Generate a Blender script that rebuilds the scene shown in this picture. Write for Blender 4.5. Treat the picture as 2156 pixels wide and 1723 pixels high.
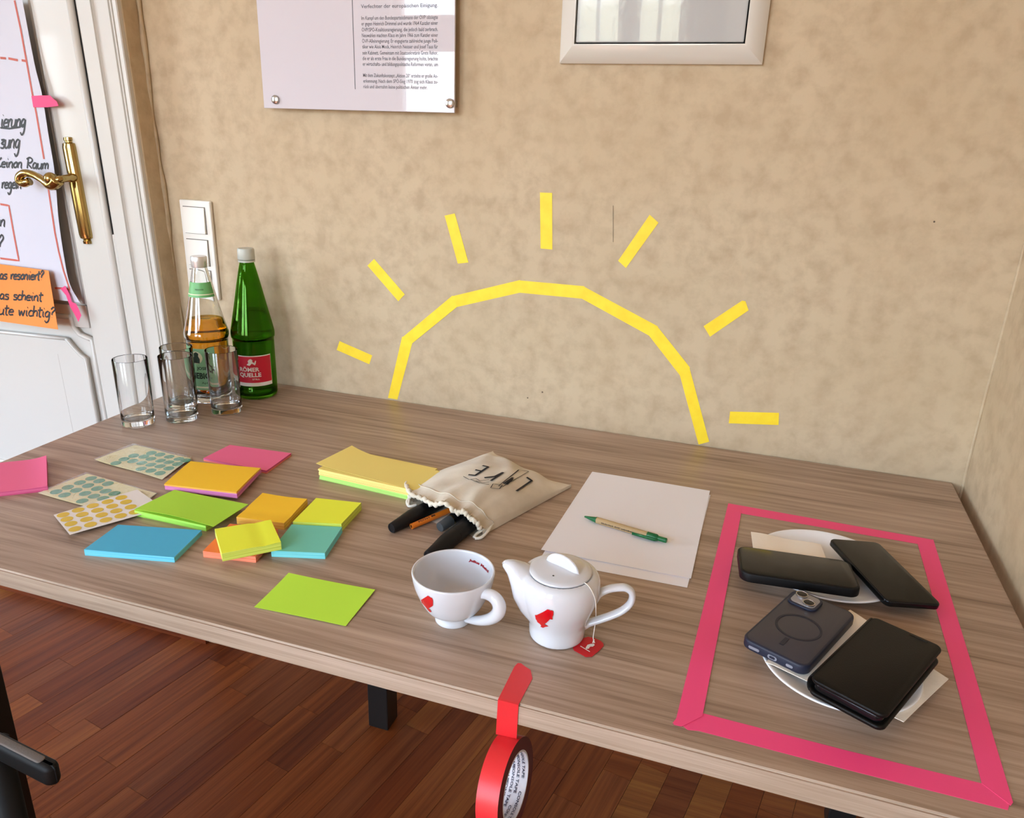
import bpy, bmesh, math, random
import numpy as np
from mathutils import Vector, Matrix
from mathutils.bvhtree import BVHTree

for o in list(bpy.data.objects):
    bpy.data.objects.remove(o, do_unlink=True)
C = bpy.context.scene.collection
sc = bpy.context.scene
rnd = random.Random(7)

# ------------------------------------------------------------------ camera, light, exposure
TZ = 0.75                                   # height of the table top
F = 1611.76; W, H = 2156, 1723
CR = Matrix(((0.94739263, -0.13614181, 0.28967675),
             (0.31848769, 0.31098556, -0.89546277),
             (0.03182463, 0.94061331, 0.33798492)))
CT = Vector((0.8854, -1.4413, 0.5629 + TZ))
cd = bpy.data.cameras.new('camera'); cam = bpy.data.objects.new('camera', cd); C.objects.link(cam)
cam.matrix_world = Matrix.Translation(CT) @ CR.to_4x4()
cd.sensor_width = 36; cd.lens = F * 36 / W; cd.clip_start = 0.02; cd.clip_end = 60
sc.camera = cam

sc.view_settings.view_transform = 'Standard'
sc.view_settings.look = 'None'
sc.view_settings.gamma = 1.0
sc.view_settings.use_curve_mapping = False
sc.view_settings.exposure = 0.46
SKY = 17.0

def lin(h):
    c = [int(h[i:i + 2], 16) / 255 for i in (0, 2, 4)]
    return tuple((x / 12.92 if x <= .04045 else ((x + .055) / 1.055) ** 2.4) for x in c) + (1,)

wd = bpy.data.worlds.new('sky'); sc.world = wd; wd.use_nodes = True
nt = wd.node_tree; nt.nodes.clear()
tc = nt.nodes.new('ShaderNodeTexCoord'); sx = nt.nodes.new('ShaderNodeSeparateXYZ')
rp = nt.nodes.new('ShaderNodeValToRGB'); bg = nt.nodes.new('ShaderNodeBackground'); ow = nt.nodes.new('ShaderNodeOutputWorld')
mr = nt.nodes.new('ShaderNodeMapRange'); mr.inputs[1].default_value = -1; mr.inputs[2].default_value = 1
nt.links.new(tc.outputs['Generated'], sx.inputs[0]); nt.links.new(sx.outputs[2], mr.inputs[0])
nt.links.new(mr.outputs[0], rp.inputs[0]); nt.links.new(rp.outputs[0], bg.inputs[0]); nt.links.new(bg.outputs[0], ow.inputs[0])
cr = rp.color_ramp
cr.elements[0].position = 0.0; cr.elements[0].color = (0.13, 0.12, 0.09, 1)
cr.elements[1].position = 1.0; cr.elements[1].color = (0.35, 0.55, 0.95, 1)
for p_, c_ in ((0.47, (0.20, 0.20, 0.15, 1)), (0.52, (0.62, 0.66, 0.68, 1)), (0.57, (0.72, 0.88, 1.05, 1)), (0.75, (0.50, 0.72, 1.0, 1))):
    e_ = cr.elements.new(p_); e_.color = c_
bg.inputs[1].default_value = SKY

WINS = [(-1.86, -0.80), (-0.42, 0.48)]     # openings in the wall behind the camera
WZ = [(0.50, 1.90), (2.03, 2.80)]
SIDE = (-3.3, -1.7)                         # opening in the wall on the left
sun = bpy.data.lights.new('sun', 'SUN'); sun.energy = 60; sun.angle = math.radians(1.5); sun.color = (1.0, .97, .90)  # added so its bounce off the floor behind the camera lifts level surfaces
so = bpy.data.objects.new('sun', sun); C.objects.link(so); so.rotation_euler = Vector((-.15, -1, 1.35)).to_track_quat('Z', 'Y').to_euler()
YF = -4.0; XR = 1.2727; XLFT = -3.9; ZC = 3.05
for i, (a, b) in enumerate(WINS):
    for z0, z1 in WZ:
        l = bpy.data.lights.new('window_daylight', 'AREA'); l.shape = 'RECTANGLE'; l.size = b - a; l.size_y = z1 - z0
        lo = bpy.data.objects.new('window_daylight', l); C.objects.link(lo)
        lo.location = ((a + b) / 2, YF - 0.10, (z0 + z1) / 2); lo.rotation_euler = (math.pi / 2, 0, 0)
        l.cycles.is_portal = True
for z0, z1 in WZ:
    l = bpy.data.lights.new('window_daylight', 'AREA'); l.shape = 'RECTANGLE'; l.size = SIDE[1] - SIDE[0]; l.size_y = z1 - z0
    lo = bpy.data.objects.new('window_daylight', l); C.objects.link(lo)
    lo.location = (XLFT - .10, sum(SIDE) / 2, (z0 + z1) / 2); lo.rotation_euler = (math.pi / 2, 0, -math.pi / 2)
    l.cycles.is_portal = True

# ------------------------------------------------------------------ materials
MATS = {}
def mat(name, col, rough=.5, metal=0., spec=.5, coat=0., trans=0., ior=1.5, bump=0., bscale=200., col2=None, nscale=8., sheen=0.,
        detail=4., stretch=(1, 1, 1), ramp=(.35, .65), coatr=.05, bdist=.001, sss=0.):
    m = bpy.data.materials.new(name); m.use_nodes = True; MATS[name] = m
    n = m.node_tree; b = n.nodes['Principled BSDF']
    c = lin(col) if isinstance(col, str) else col
    b.inputs['Base Color'].default_value = c
    b.inputs['Roughness'].default_value = rough; b.inputs['Metallic'].default_value = metal
    b.inputs['Specular IOR Level'].default_value = spec; b.inputs['Coat Weight'].default_value = coat; b.inputs['Coat Roughness'].default_value = coatr
    b.inputs['Transmission Weight'].default_value = trans; b.inputs['IOR'].default_value = ior
    b.inputs['Sheen Weight'].default_value = sheen
    if sss:
        b.inputs['Subsurface Weight'].default_value = sss; b.inputs['Subsurface Scale'].default_value = .004
    t = n.nodes.new('ShaderNodeTexCoord'); mp = n.nodes.new('ShaderNodeMapping'); mp.inputs['Scale'].default_value = stretch
    n.links.new(t.outputs['Object'], mp.inputs[0])
    if col2:
        no = n.nodes.new('ShaderNodeTexNoise'); no.inputs['Scale'].default_value = nscale; no.inputs['Detail'].default_value = detail
        r = n.nodes.new('ShaderNodeValToRGB'); r.color_ramp.elements[0].position = ramp[0]; r.color_ramp.elements[1].position = ramp[1]
        r.color_ramp.elements[0].color = c; r.color_ramp.elements[1].color = lin(col2)
        n.links.new(mp.outputs[0], no.inputs['Vector']); n.links.new(no.outputs[0], r.inputs[0]); n.links.new(r.outputs[0], b.inputs['Base Color'])
    if bump:
        no = n.nodes.new('ShaderNodeTexNoise'); no.inputs['Scale'].default_value = bscale; no.inputs['Detail'].default_value = 3
        bu = n.nodes.new('ShaderNodeBump'); bu.inputs['Strength'].default_value = bump; bu.inputs['Distance'].default_value = bdist
        n.links.new(mp.outputs[0], no.inputs['Vector']); n.links.new(no.outputs[0], bu.inputs['Height']); n.links.new(bu.outputs[0], b.inputs['Normal'])
    return m

def wall_mat(name, ca, cb, cc):
    m = bpy.data.materials.new(name); m.use_nodes = True; n = m.node_tree; b = n.nodes['Principled BSDF']
    b.inputs['Roughness'].default_value = .62; b.inputs['Specular IOR Level'].default_value = .35
    t = n.nodes.new('ShaderNodeTexCoord')
    n1 = n.nodes.new('ShaderNodeTexNoise'); n1.inputs['Scale'].default_value = 30; n1.inputs['Detail'].default_value = 7; n1.inputs['Roughness'].default_value = .55; n1.inputs['Distortion'].default_value = .1
    n2 = n.nodes.new('ShaderNodeTexNoise'); n2.inputs['Scale'].default_value = 4; n2.inputs['Detail'].default_value = 4
    n3 = n.nodes.new('ShaderNodeTexNoise'); n3.inputs['Scale'].default_value = 120; n3.inputs['Detail'].default_value = 3
    r1 = n.nodes.new('ShaderNodeValToRGB'); r1.color_ramp.elements[0].position = .34; r1.color_ramp.elements[1].position = .58
    r1.color_ramp.elements[0].color = lin(ca); r1.color_ramp.elements[1].color = lin(cb)
    r2 = n.nodes.new('ShaderNodeValToRGB'); r2.color_ramp.elements[0].position = .4; r2.color_ramp.elements[1].position = .7
    mx = n.nodes.new('ShaderNodeMix'); mx.data_type = 'RGBA'; mx.inputs[7].default_value = lin(cc)
    mu = n.nodes.new('ShaderNodeMath'); mu.operation = 'MULTIPLY'; mu.inputs[1].default_value = .45
    for q in (n1, n2, n3): n.links.new(t.outputs['Object'], q.inputs['Vector'])
    n.links.new(n1.outputs[0], r1.inputs[0]); n.links.new(n2.outputs[0], r2.inputs[0]); n.links.new(r2.outputs[0], mu.inputs[0])
    n.links.new(mu.outputs[0], mx.inputs[0]); n.links.new(r1.outputs[0], mx.inputs[6]); n.links.new(mx.outputs[2], b.inputs['Base Color'])
    ad = n.nodes.new('ShaderNodeMath'); ad.operation = 'MULTIPLY_ADD'; ad.inputs[1].default_value = .35
    n.links.new(n3.outputs[0], ad.inputs[0]); n.links.new(n1.outputs[0], ad.inputs[2])
    bu = n.nodes.new('ShaderNodeBump'); bu.inputs['Strength'].default_value = .35; bu.inputs['Distance'].default_value = .002
    n.links.new(ad.outputs[0], bu.inputs['Height']); n.links.new(bu.outputs[0], b.inputs['Normal'])
    return m

def wood_mat(name, base, dark, light, rough, gscale, axis=0, seed=0., bump=.15, coat=0., spec=.5):
    """laminate or plank wood; grain runs along the given axis of the object"""
    m = bpy.data.materials.new(name); m.use_nodes = True; n = m.node_tree; b = n.nodes['Principled BSDF']
    b.inputs['Roughness'].default_value = rough; b.inputs['Specular IOR Level'].default_value = spec; b.inputs['Coat Weight'].default_value = coat; b.inputs['Coat Roughness'].default_value = .18
    t = n.nodes.new('ShaderNodeTexCoord')
    oi = n.nodes.new('ShaderNodeObjectInfo')
    def noise(sc_, det, dist, st):
        mp = n.nodes.new('ShaderNodeMapping'); s = [st] * 3; s[axis] = 1; mp.inputs['Scale'].default_value = s; mp.inputs['Location'].default_value = (seed, seed * 2, 0)
        no = n.nodes.new('ShaderNodeTexNoise'); no.inputs['Scale'].default_value = sc_; no.inputs['Detail'].default_value = det; no.inputs['Distortion'].default_value = dist
        no.noise_dimensions = '4D'
        mw = n.nodes.new('ShaderNodeMath'); mw.operation = 'MULTIPLY'; mw.inputs[1].default_value = 40
        n.links.new(oi.outputs['Random'], mw.inputs[0]); n.links.new(mw.outputs[0], no.inputs['W'])
        n.links.new(t.outputs['Object'], mp.inputs[0]); n.links.new(mp.outputs[0], no.inputs['Vector']); return no
    big = noise(gscale * .45, 4, .8, 14); mid = noise(gscale, 6, .3, 34); fine = noise(gscale * 3.6, 5, 0, 85)
    def mth(op, a, v):
        q = n.nodes.new('ShaderNodeMath'); q.operation = op; n.links.new(a, q.inputs[0])
        if isinstance(v, float): q.inputs[1].default_value = v
        else: n.links.new(v, q.inputs[1])
        return q.outputs[0]
    s = mth('ADD', mth('MULTIPLY', big.outputs[0], .34), mth('MULTIPLY', mid.outputs[0], .42)); s = mth('ADD', s, mth('MULTIPLY', fine.outputs[0], .24))
    r = n.nodes.new('ShaderNodeValToRGB'); e = r.color_ramp.elements
    e[0].position = .38; e[0].color = lin(dark); e[1].position = .62; e[1].color = lin(light); k = e.new(.49); k.color = lin(base)
    n.links.new(s, r.inputs[0]); n.links.new(r.outputs[0], b.inputs['Base Color'])
    bu = n.nodes.new('ShaderNodeBump'); bu.inputs['Strength'].default_value = bump; bu.inputs['Distance'].default_value = .0006
    n.links.new(s, bu.inputs['Height']); n.links.new(bu.outputs[0], b.inputs['Normal'])
    return m

def glass_mat(name, col, rough=0., ior=1.5):
    m = bpy.data.materials.new(name); m.use_nodes = True; n = m.node_tree; n.nodes.clear()
    g = n.nodes.new('ShaderNodeBsdfGlass'); g.inputs['Color'].default_value = col; g.inputs['Roughness'].default_value = rough; g.inputs['IOR'].default_value = ior
    o = n.nodes.new('ShaderNodeOutputMaterial'); n.links.new(g.outputs[0], o.inputs[0]); return m

def pane_mat(name, tint=(1, 1, 1, 1)):
    m = bpy.data.materials.new(name); m.use_nodes = True; n = m.node_tree; n.nodes.clear()
    a = n.nodes.new('ShaderNodeBsdfTransparent'); a.inputs[0].default_value = tint
    g = n.nodes.new('ShaderNodeBsdfGlossy'); g.inputs['Roughness'].default_value = .02
    x = n.nodes.new('ShaderNodeMixShader'); x.inputs[0].default_value = .06
    o = n.nodes.new('ShaderNodeOutputMaterial'); n.links.new(a.outputs[0], x.inputs[1]); n.links.new(g.outputs[0], x.inputs[2]); n.links.new(x.outputs[0], o.inputs[0])
    return m

WALL = wall_mat('wallpaper_plaster', 'B6A184', 'C9B597', 'BDA684')
PLAIN = mat('ceiling_paint', 'F4F1EB', .8)
WHITE = mat('door_lacquer', 'CECAC3', .32, coat=.2, bump=.08, bscale=30, bdist=.002)
BRASS = mat('polished_brass', 'B09860', .16, metal=1.)
PORC = mat('white_porcelain', 'DADCE2', .07, coat=.3)
TABLE = wood_mat('grey_brown_oak_laminate', 'A38A76', '7C6452', 'BCA491', .38, 3.8)
EDGE = wood_mat('oak_edge_band', 'A8937F', '8A7565', 'C0AC9B', .34, 3.6)
CHROME = mat('brushed_metal', 'C4C4C4', .22, metal=1.)
BLACKM = mat('black_metal', '1A1918', .4)
FLIP = mat('flipchart_paper', 'D0CFDB', .65)
PAPER = mat('white_paper', 'F5F4FC', .6, bump=.05, bscale=20, bdist=.003)
BLACK = mat('black_ink', '15151A', .5)

# ------------------------------------------------------------------ helpers
LOC = {}
def at_z(u, v, h=0.):
    """point seen at pixel (u, v) on the horizontal plane h above the table top"""
    d = CR @ Vector(((u - W / 2) / F, -(v - H / 2) / F, -1.)); s = (TZ + h - CT.z) / d.z; return CT + d * s
def at_y(u, v, y=0.):
    d = CR @ Vector(((u - W / 2) / F, -(v - H / 2) / F, -1.)); s = (y - CT.y) / d.y; return CT + d * s
def at_x(u, v, x):
    d = CR @ Vector(((u - W / 2) / F, -(v - H / 2) / F, -1.)); s = (x - CT.x) / d.x; return CT + d * s
def at_d(u, v, dist):
    d = CR @ Vector(((u - W / 2) / F, -(v - H / 2) / F, -1.)); return CT + d * dist
def on_plane(c, phi, px):
    d = Vector((math.cos(phi), math.sin(phi), 0)); n = Vector((-d.y, d.x, 0)); out = []
    for u, v in px:
        r = CR @ Vector(((u - W / 2) / F, -(v - H / 2) / F, -1.)); out.append(CT + r * ((c - CT).dot(n) / r.dot(n)))
    return out, n
def obj(name, bm, m=None, parent=None, smooth=False, label=None):
    loc = LOC.get(parent.name, Vector()) if parent else Vector()
    me = bpy.data.meshes.new(name)
    if loc.length: bmesh.ops.translate(bm, verts=bm.verts[:], vec=-loc)
    bm.normal_update(); bm.to_mesh(me); bm.free()
    if m is not None:
        for x in (m if isinstance(m, (list, tuple)) else [m]): me.materials.append(x)
    if smooth:
        for p in me.polygons: p.use_smooth = True
    o = bpy.data.objects.new(name, me); C.objects.link(o)
    if parent: o.parent = parent; LOC[o.name] = loc
    else: LOC[o.name] = Vector()
    if label: o['label'] = label
    return o
def auto(o, ang=35):
    me = o.data
    me.set_sharp_from_angle(angle=math.radians(ang))
    return o
def thing(name, label, cat, loc=(0, 0, 0), group=None):
    o = bpy.data.objects.new(name, None); C.objects.link(o); o.location = loc; LOC[o.name] = Vector(loc)
    o.empty_display_size = .02
    o['label'] = label; o['category'] = cat
    if group: o['group'] = group
    return o
def tag(o, label, cat, group=None):
    o['label'] = label; o['category'] = cat
    if group: o['group'] = group
    return o
def outward(bm):
    bmesh.ops.recalc_face_normals(bm, faces=bm.faces[:])
    if bm.calc_volume(signed=True) < 0: bmesh.ops.reverse_faces(bm, faces=bm.faces[:])
def struct(o): o['kind'] = 'structure'; return o
def box(bm, a, b, mi=0):
    x0, y0, z0 = a; x1, y1, z1 = b
    v = [bm.verts.new(p) for p in ((x0, y0, z0), (x1, y0, z0), (x1, y1, z0), (x0, y1, z0), (x0, y0, z1), (x1, y0, z1), (x1, y1, z1), (x0, y1, z1))]
    for f in ((3, 2, 1, 0), (4, 5, 6, 7), (0, 1, 5, 4), (1, 2, 6, 5), (2, 3, 7, 6), (3, 0, 4, 7)):
        bm.faces.new([v[i] for i in f]).material_index = mi
    return v
def nb(): return bmesh.new()
def bx(a, b): bm = nb(); box(bm, a, b); return bm
def bevel(bm, w, seg=2):
    bmesh.ops.bevel(bm, geom=bm.edges[:], offset=w, segments=seg, affect='EDGES', profile=.5); return bm
def prism(bm, poly, off, mi=0):
    """poly: list of 3-D points; extruded by the vector off"""
    off = Vector(off)
    a = [bm.verts.new(Vector(p)) for p in poly]; b = [bm.verts.new(Vector(p) + off) for p in poly]
    n = len(a); f1 = bm.faces.new(a); f2 = bm.faces.new(b[::-1]); fs = [f1, f2]
    for i in range(n): fs.append(bm.faces.new((a[i], b[i], b[(i + 1) % n], a[(i + 1) % n])))
    for f in fs: f.material_index = mi
    bmesh.ops.recalc_face_normals(bm, faces=fs); return fs
def lathe(bm, prof, c=(0, 0, 0), seg=64, axis=None, mi=0):
    """prof [(r, z)]; axis: a 3x3 whose columns are the local axes"""
    c = Vector(c); rings = []
    for r, z in prof:
        if r < 1e-6:
            p = Vector((0, 0, z)); rings.append([bm.verts.new((axis @ p if axis else p) + c)])
        else:
            ring = []
            for i in range(seg):
                a = 2 * math.pi * i / seg; p = Vector((r * math.cos(a), r * math.sin(a), z)); ring.append(bm.verts.new((axis @ p if axis else p) + c))
            rings.append(ring)
    fs = []
    for A, B in zip(rings, rings[1:]):
        if len(A) == 1 and len(B) == 1: continue
        for i in range(seg):
            j = (i + 1) % seg
            if len(A) == 1: fs.append(bm.faces.new((A[0], B[j], B[i])))
            elif len(B) == 1: fs.append(bm.faces.new((A[i], A[j], B[0])))
            else: fs.append(bm.faces.new((A[i], A[j], B[j], B[i])))
    for f in fs: f.material_index = mi
    return fs
def smoothprof(pts, n=6):
    return [(max(0, p.x), p.z) for p in catmull([Vector((r, 0, z)) for r, z in pts], n)]
def catmull(P, n=8, closed=False):
    P = [Vector(p) for p in P]; out = []
    m = len(P)
    rng = range(m) if closed else range(m - 1)
    for i in rng:
        p1, p2 = P[i], P[(i + 1) % m]
        p0 = P[i - 1] if (i > 0 or closed) else p1 * 2 - p2
        p3 = P[(i + 2) % m] if (i + 2 < m or closed) else p2 * 2 - p1
        for k in range(n):
            t = k / n
            out.append(.5 * ((2 * p1) + (p2 - p0) * t + (2 * p0 - 5 * p1 + 4 * p2 - p3) * t * t + (3 * p1 - p0 - 3 * p2 + p3) * t ** 3))
    if not closed: out.append(P[-1])
    return out
def tube(bm, pts, rad, seg=12, side=None, flat=1., cap=True, mi=0):
    """swept tube; rad number or list; side: fixed vector for the section's first axis; flat: ratio of the second"""
    n = len(pts); rad = rad if isinstance(rad, (list, tuple)) else [rad] * n
    flat = flat if isinstance(flat, (list, tuple)) else [flat] * n
    prev = None; rings = []
    for i, p in enumerate(pts):
        t = (pts[min(i + 1, n - 1)] - pts[max(i - 1, 0)]).normalized()
        if side is not None: s = (Vector(side) - t * t.dot(Vector(side))).normalized()
        elif prev is None: s = t.orthogonal().normalized()
        else: s = (prev - t * t.dot(prev)).normalized()
        prev = s; q = t.cross(s)
        rings.append([bm.verts.new(p + s * (rad[i] * math.cos(2 * math.pi * k / seg)) + q * (rad[i] * flat[i] * math.sin(2 * math.pi * k / seg))) for k in range(seg)])
    fs = []
    for A, B in zip(rings, rings[1:]):
        for k in range(seg): fs.append(bm.faces.new((A[k], A[(k + 1) % seg], B[(k + 1) % seg], B[k])))
    if cap: fs.append(bm.faces.new(rings[0][::-1])); fs.append(bm.faces.new(rings[-1]))
    for f in fs: f.material_index = mi
    return rings
def grid(bm, fn, nu, nv, mi=0):
    V = [[bm.verts.new(fn(i / nu, j / nv)) for i in range(nu + 1)] for j in range(nv + 1)]
    for j in range(nv):
        for i in range(nu):
            bm.faces.new((V[j][i], V[j][i + 1], V[j + 1][i + 1], V[j + 1][i])).material_index = mi
    return V
def sheet(bm, fn, nu, nv, th, mi=0, mside=None):
    """thin solid: top surface fn(u, v), bottom th below (number or function); closed at the edges"""
    g = th if callable(th) else (lambda u, v: fn(u, v) - Vector((0, 0, th)))
    A = grid(bm, fn, nu, nv, mi); B = [[bm.verts.new(g(i / nu, j / nv)) for i in range(nu + 1)] for j in range(nv + 1)]
    for j in range(nv):
        for i in range(nu): bm.faces.new((B[j][i], B[j + 1][i], B[j + 1][i + 1], B[j][i + 1])).material_index = mi
    ms = mi if mside is None else mside
    for i in range(nu):
        bm.faces.new((A[0][i], B[0][i], B[0][i + 1], A[0][i + 1])).material_index = ms
        bm.faces.new((A[nv][i + 1], B[nv][i + 1], B[nv][i], A[nv][i])).material_index = ms
    for j in range(nv):
        bm.faces.new((A[j + 1][0], B[j + 1][0], B[j][0], A[j][0])).material_index = ms
        bm.faces.new((A[j][nu], B[j][nu], B[j + 1][nu], A[j + 1][nu])).material_index = ms
    bmesh.ops.recalc_face_normals(bm, faces=bm.faces[:])
def bil(q, u, v):   # q: TL TR BR BL
    return (q[0] * (1 - u) + q[1] * u) * (1 - v) + (q[3] * (1 - u) + q[2] * u) * v
def ribbon(bm, pts, w, nrm, th=.0002):
    nrm = Vector(nrm); n = len(pts)
    L = []; R = []
    for i, p in enumerate(pts):
        t = pts[min(i + 1, n - 1)] - pts[max(i - 1, 0)]
        if t.length < 1e-9: t = Vector((1, 0, 0))
        s = t.normalized().cross(nrm) * (w / 2); L.append(p + s); R.append(p - s)
    a = [bm.verts.new(p + nrm * th) for p in L]; b = [bm.verts.new(p + nrm * th) for p in R]
    for i in range(n - 1): bm.faces.new((a[i], b[i], b[i + 1], a[i + 1]))
def text_bm(s, size=1., align='LEFT', sub=0, bold=0.):
    cu = bpy.data.curves.new('lettering', 'FONT'); cu.body = s; cu.size = size; cu.align_x = align; cu.resolution_u = 2; cu.offset = bold
    o = bpy.data.objects.new('lettering', cu); C.objects.link(o)
    dg = bpy.context.evaluated_depsgraph_get(); me = bpy.data.meshes.new_from_object(o.evaluated_get(dg))
    bpy.data.objects.remove(o, do_unlink=True); bpy.data.curves.remove(cu)
    bm = bmesh.new(); bm.from_mesh(me); bpy.data.meshes.remove(me)
    bmesh.ops.triangulate(bm, faces=bm.faces[:])
    if sub: bmesh.ops.subdivide_edges(bm, edges=[e for e in bm.edges if e.calc_length() > size * .12], cuts=sub, use_grid_fill=True)
    return bm
def fit_text(s, width, height, sub=0, bold=0., xscale=None):
    bm = text_bm(s, 1., sub=sub, bold=bold)
    xs = [v.co.x for v in bm.verts]; x0, x1 = min(xs), max(xs); 
    for v in bm.verts: v.co.x = (v.co.x - x0) / (x1 - x0) * width; v.co.y *= height
    return bm
def merge(dst, src):
    m = {v: dst.verts.new(v.co) for v in src.verts}
    for f in src.faces: dst.faces.new([m[v] for v in f.verts])
    src.free()
def remap(bm, fn):
    for v in bm.verts: v.co = fn(v.co.x, v.co.y)
    return bm
def poly2d(pts, cuts=3):
    """filled flat outline, subdivided so that it can be laid on a curved surface"""
    bm = nb(); f = bm.faces.new([bm.verts.new((x, y, 0)) for x, y in pts]); bmesh.ops.triangulate(bm, faces=[f])
    for _ in range(cuts): bmesh.ops.subdivide_edges(bm, edges=bm.edges[:], cuts=1, use_grid_fill=True)
    bmesh.ops.triangulate(bm, faces=bm.faces[:])
    return bm
def bvh(o):
    me = o.data; L = LOC.get(o.name, Vector())
    return BVHTree.FromPolygons([v.co + L for v in me.vertices], [list(p.vertices) for p in me.polygons])
def hit(tree, u, v, off=.0006):
    d = (CR @ Vector(((u - W / 2) / F, -(v - H / 2) / F, -1.))).normalized(); r = tree.ray_cast(CT, d)
    if r[0] is None: return None
    n = r[1] if r[1].dot(d) < 0 else -r[1]
    return r[0] + n * off
def decal(name, o, polys, m, parent, off=.0006, cuts=3, fb=None, label=None):
    tr = bvh(o); out = nb()
    for P in polys:
        b = poly2d(P, cuts); bad = []
        for v in b.verts:
            h = hit(tr, v.co.x, v.co.y, off)
            if h is None: bad.append(v)
            else: v.co = h
        if bad: bmesh.ops.delete(b, geom=bad, context='VERTS')
        merge(out, b)
    return obj(name, out, m, parent, label=label)

# ------------------------------------------------------------------ room
def wallbox(name, a, b, m=WALL): return struct(obj(name, bx(a, b), m))
wallbox('wall_back', (-.455, 0, 0), (XR + .1, .12, ZC))
wallbox('wall_right', (XR, YF - .2, 0), (XR + .12, 0, ZC))
wallbox('ceiling', (XLFT - .1, YF - .2, ZC), (XR + .12, .15, ZC + .1), PLAIN)
bm = nb()
for y0, y1, z0, z1 in ((YF - .2, SIDE[0], 0, ZC), (SIDE[1], .12, 0, ZC), (SIDE[0], SIDE[1], 0, WZ[0][0]), (SIDE[0], SIDE[1], WZ[0][1], WZ[1][0]), (SIDE[0], SIDE[1], WZ[1][1], ZC)): box(bm, (XLFT - .2, y0, z0), (XLFT, y1, z1))
struct(obj('wall_side', bm, WALL))
bm = nb()
xs = [XLFT] + [q for w in WINS for q in w] + [XR + .1]
for i in range(0, len(xs), 2): box(bm, (xs[i], YF - .2, 0), (xs[i + 1], YF, ZC))
for a, b in WINS:
    box(bm, (a, YF - .2, 0), (b, YF, WZ[0][0])); box(bm, (a, YF - .2, WZ[0][1]), (b, YF, WZ[1][0])); box(bm, (a, YF - .2, WZ[1][1]), (b, YF, ZC))
struct(obj('wall_front', bm, WALL))
PANE = pane_mat('window_glass')
for i, (a, b) in enumerate(WINS):
    bm = nb(); y0, y1 = YF - .14, YF - .08
    for z0, z1 in WZ:
        m_ = (a + b) / 2
        for X0, X1 in ((a, a + .05), (m_ - .04, m_ + .04), (b - .05, b)): box(bm, (X0, y0, z0), (X1, y1, z1))
        for Z0, Z1 in ((z0, z0 + .05), (z1 - .05, z1)): box(bm, (a, y0 + .001, Z0), (b, y1 - .001, Z1))
    w = struct(obj('window_%d' % (i + 1), bm, WHITE))
    for z0, z1 in WZ:
        for X0, X1 in ((a + .05, m_ - .04), (m_ + .04, b - .05)):
            obj('pane', bx((X0, YF - .113, z0 + .05), (X1, YF - .109, z1 - .05)), PANE, w)
    obj('window_sill', bx((a - .05, YF - .1, WZ[0][0] - .03), (b + .05, YF + .1, WZ[0][0])), WHITE, w)

bm = nb(); X0_, X1_ = XLFT - .14, XLFT - .08
for z0, z1 in WZ:
    m_ = sum(SIDE) / 2
    for a, b in ((SIDE[0], SIDE[0] + .05), (m_ - .04, m_ + .04), (SIDE[1] - .05, SIDE[1])): box(bm, (X0_, a, z0), (X1_, b, z1))
    for a, b in ((z0, z0 + .05), (z1 - .05, z1)): box(bm, (X0_ + .001, SIDE[0], a), (X1_ - .001, SIDE[1], b))
w = struct(obj('window_3', bm, WHITE))
for z0, z1 in WZ:
    for a, b in ((SIDE[0] + .05, m_ - .04), (m_ + .04, SIDE[1] - .05)): obj('pane', bx((XLFT - .113, a, z0 + .05), (XLFT - .109, b, z1 - .05)), PANE, w)
# floor: dark base with parquet strips laid along a slant
FBASE = mat('floor_joint', '1C0C08', .6)
fl = struct(obj('floor', bx((XLFT - .1, YF - .2, -.05), (XR + .12, .12, -.004)), FBASE))
fang = math.radians(79.0); fd = Vector((math.cos(fang), math.sin(fang), 0)); fp = Vector((fd.y, -fd.x, 0))
FM = [wood_mat('red_brown_parquet_%d' % i, a, b, c, .42, 2.6, axis=0, seed=i * 3.1, bump=.1, spec=.22) for i, (a, b, c) in enumerate((
    ('783A18', '602A10', '8E4C22'), ('824422', '683214', '985A2A'), ('6A3016', '52220E', '7E3E1C'), ('8A5026', '703C1A', '9E6630'), ('70381C', '5A2812', '844826')))]
org = Vector((-.2204, -.4218, 0)); SW = .0645
rest = nb(); cnt = 0; base_mesh = {}
for k in range(-46, 34):
    t = -4.6 + rnd.random() * .5
    while t < 1.6:
        L = rnd.choice((.38, .45, .52)); c = org + fp * ((k + .5) * SW) + fd * (t + L / 2)
        mi = rnd.choices(range(5), (5, 4, 4, 1.2, 3))[0]
        pts = [org + fp * (k * SW + a) + fd * (t + b) for a, b in ((.0004, .0004), (SW - .0004, .0004), (SW - .0004, L - .0004), (.0004, L - .0004))]
        t += L
        xs_ = [p.x for p in pts]; ys_ = [p.y for p in pts]
        if max(xs_) < XLFT or min(xs_) > XR or max(ys_) < YF or min(ys_) > .02 or c.x < XLFT or c.x > XR + .05: continue
        near = -1.45 < c.x < 1.0 and c.y > -1.05 and (c.x < -.3 or c.y > -1.05)
        if near and cnt < 295 and -1.2 < c.x < .75 and (c.y > -.95):
            b = nb(); pl = [Vector(((p - c).dot(fd), (p - c).dot(fp) * -1, 0)) for p in pts]
            prism(b, [p + Vector((0, 0, -.004)) for p in pl], (0, 0, .0036 + rnd.random() * .0004))
            o = obj('plank', b, FM[mi], fl); o.location = c; o.rotation_euler = (0, 0, fang); cnt += 1
        else:
            try: prism(rest, [p + Vector((0, 0, -.004)) for p in pts], (0, 0, .0036), mi)
            except Exception: pass
o = obj('parquet', rest, FM, fl); o['kind'] = 'stuff'

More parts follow.
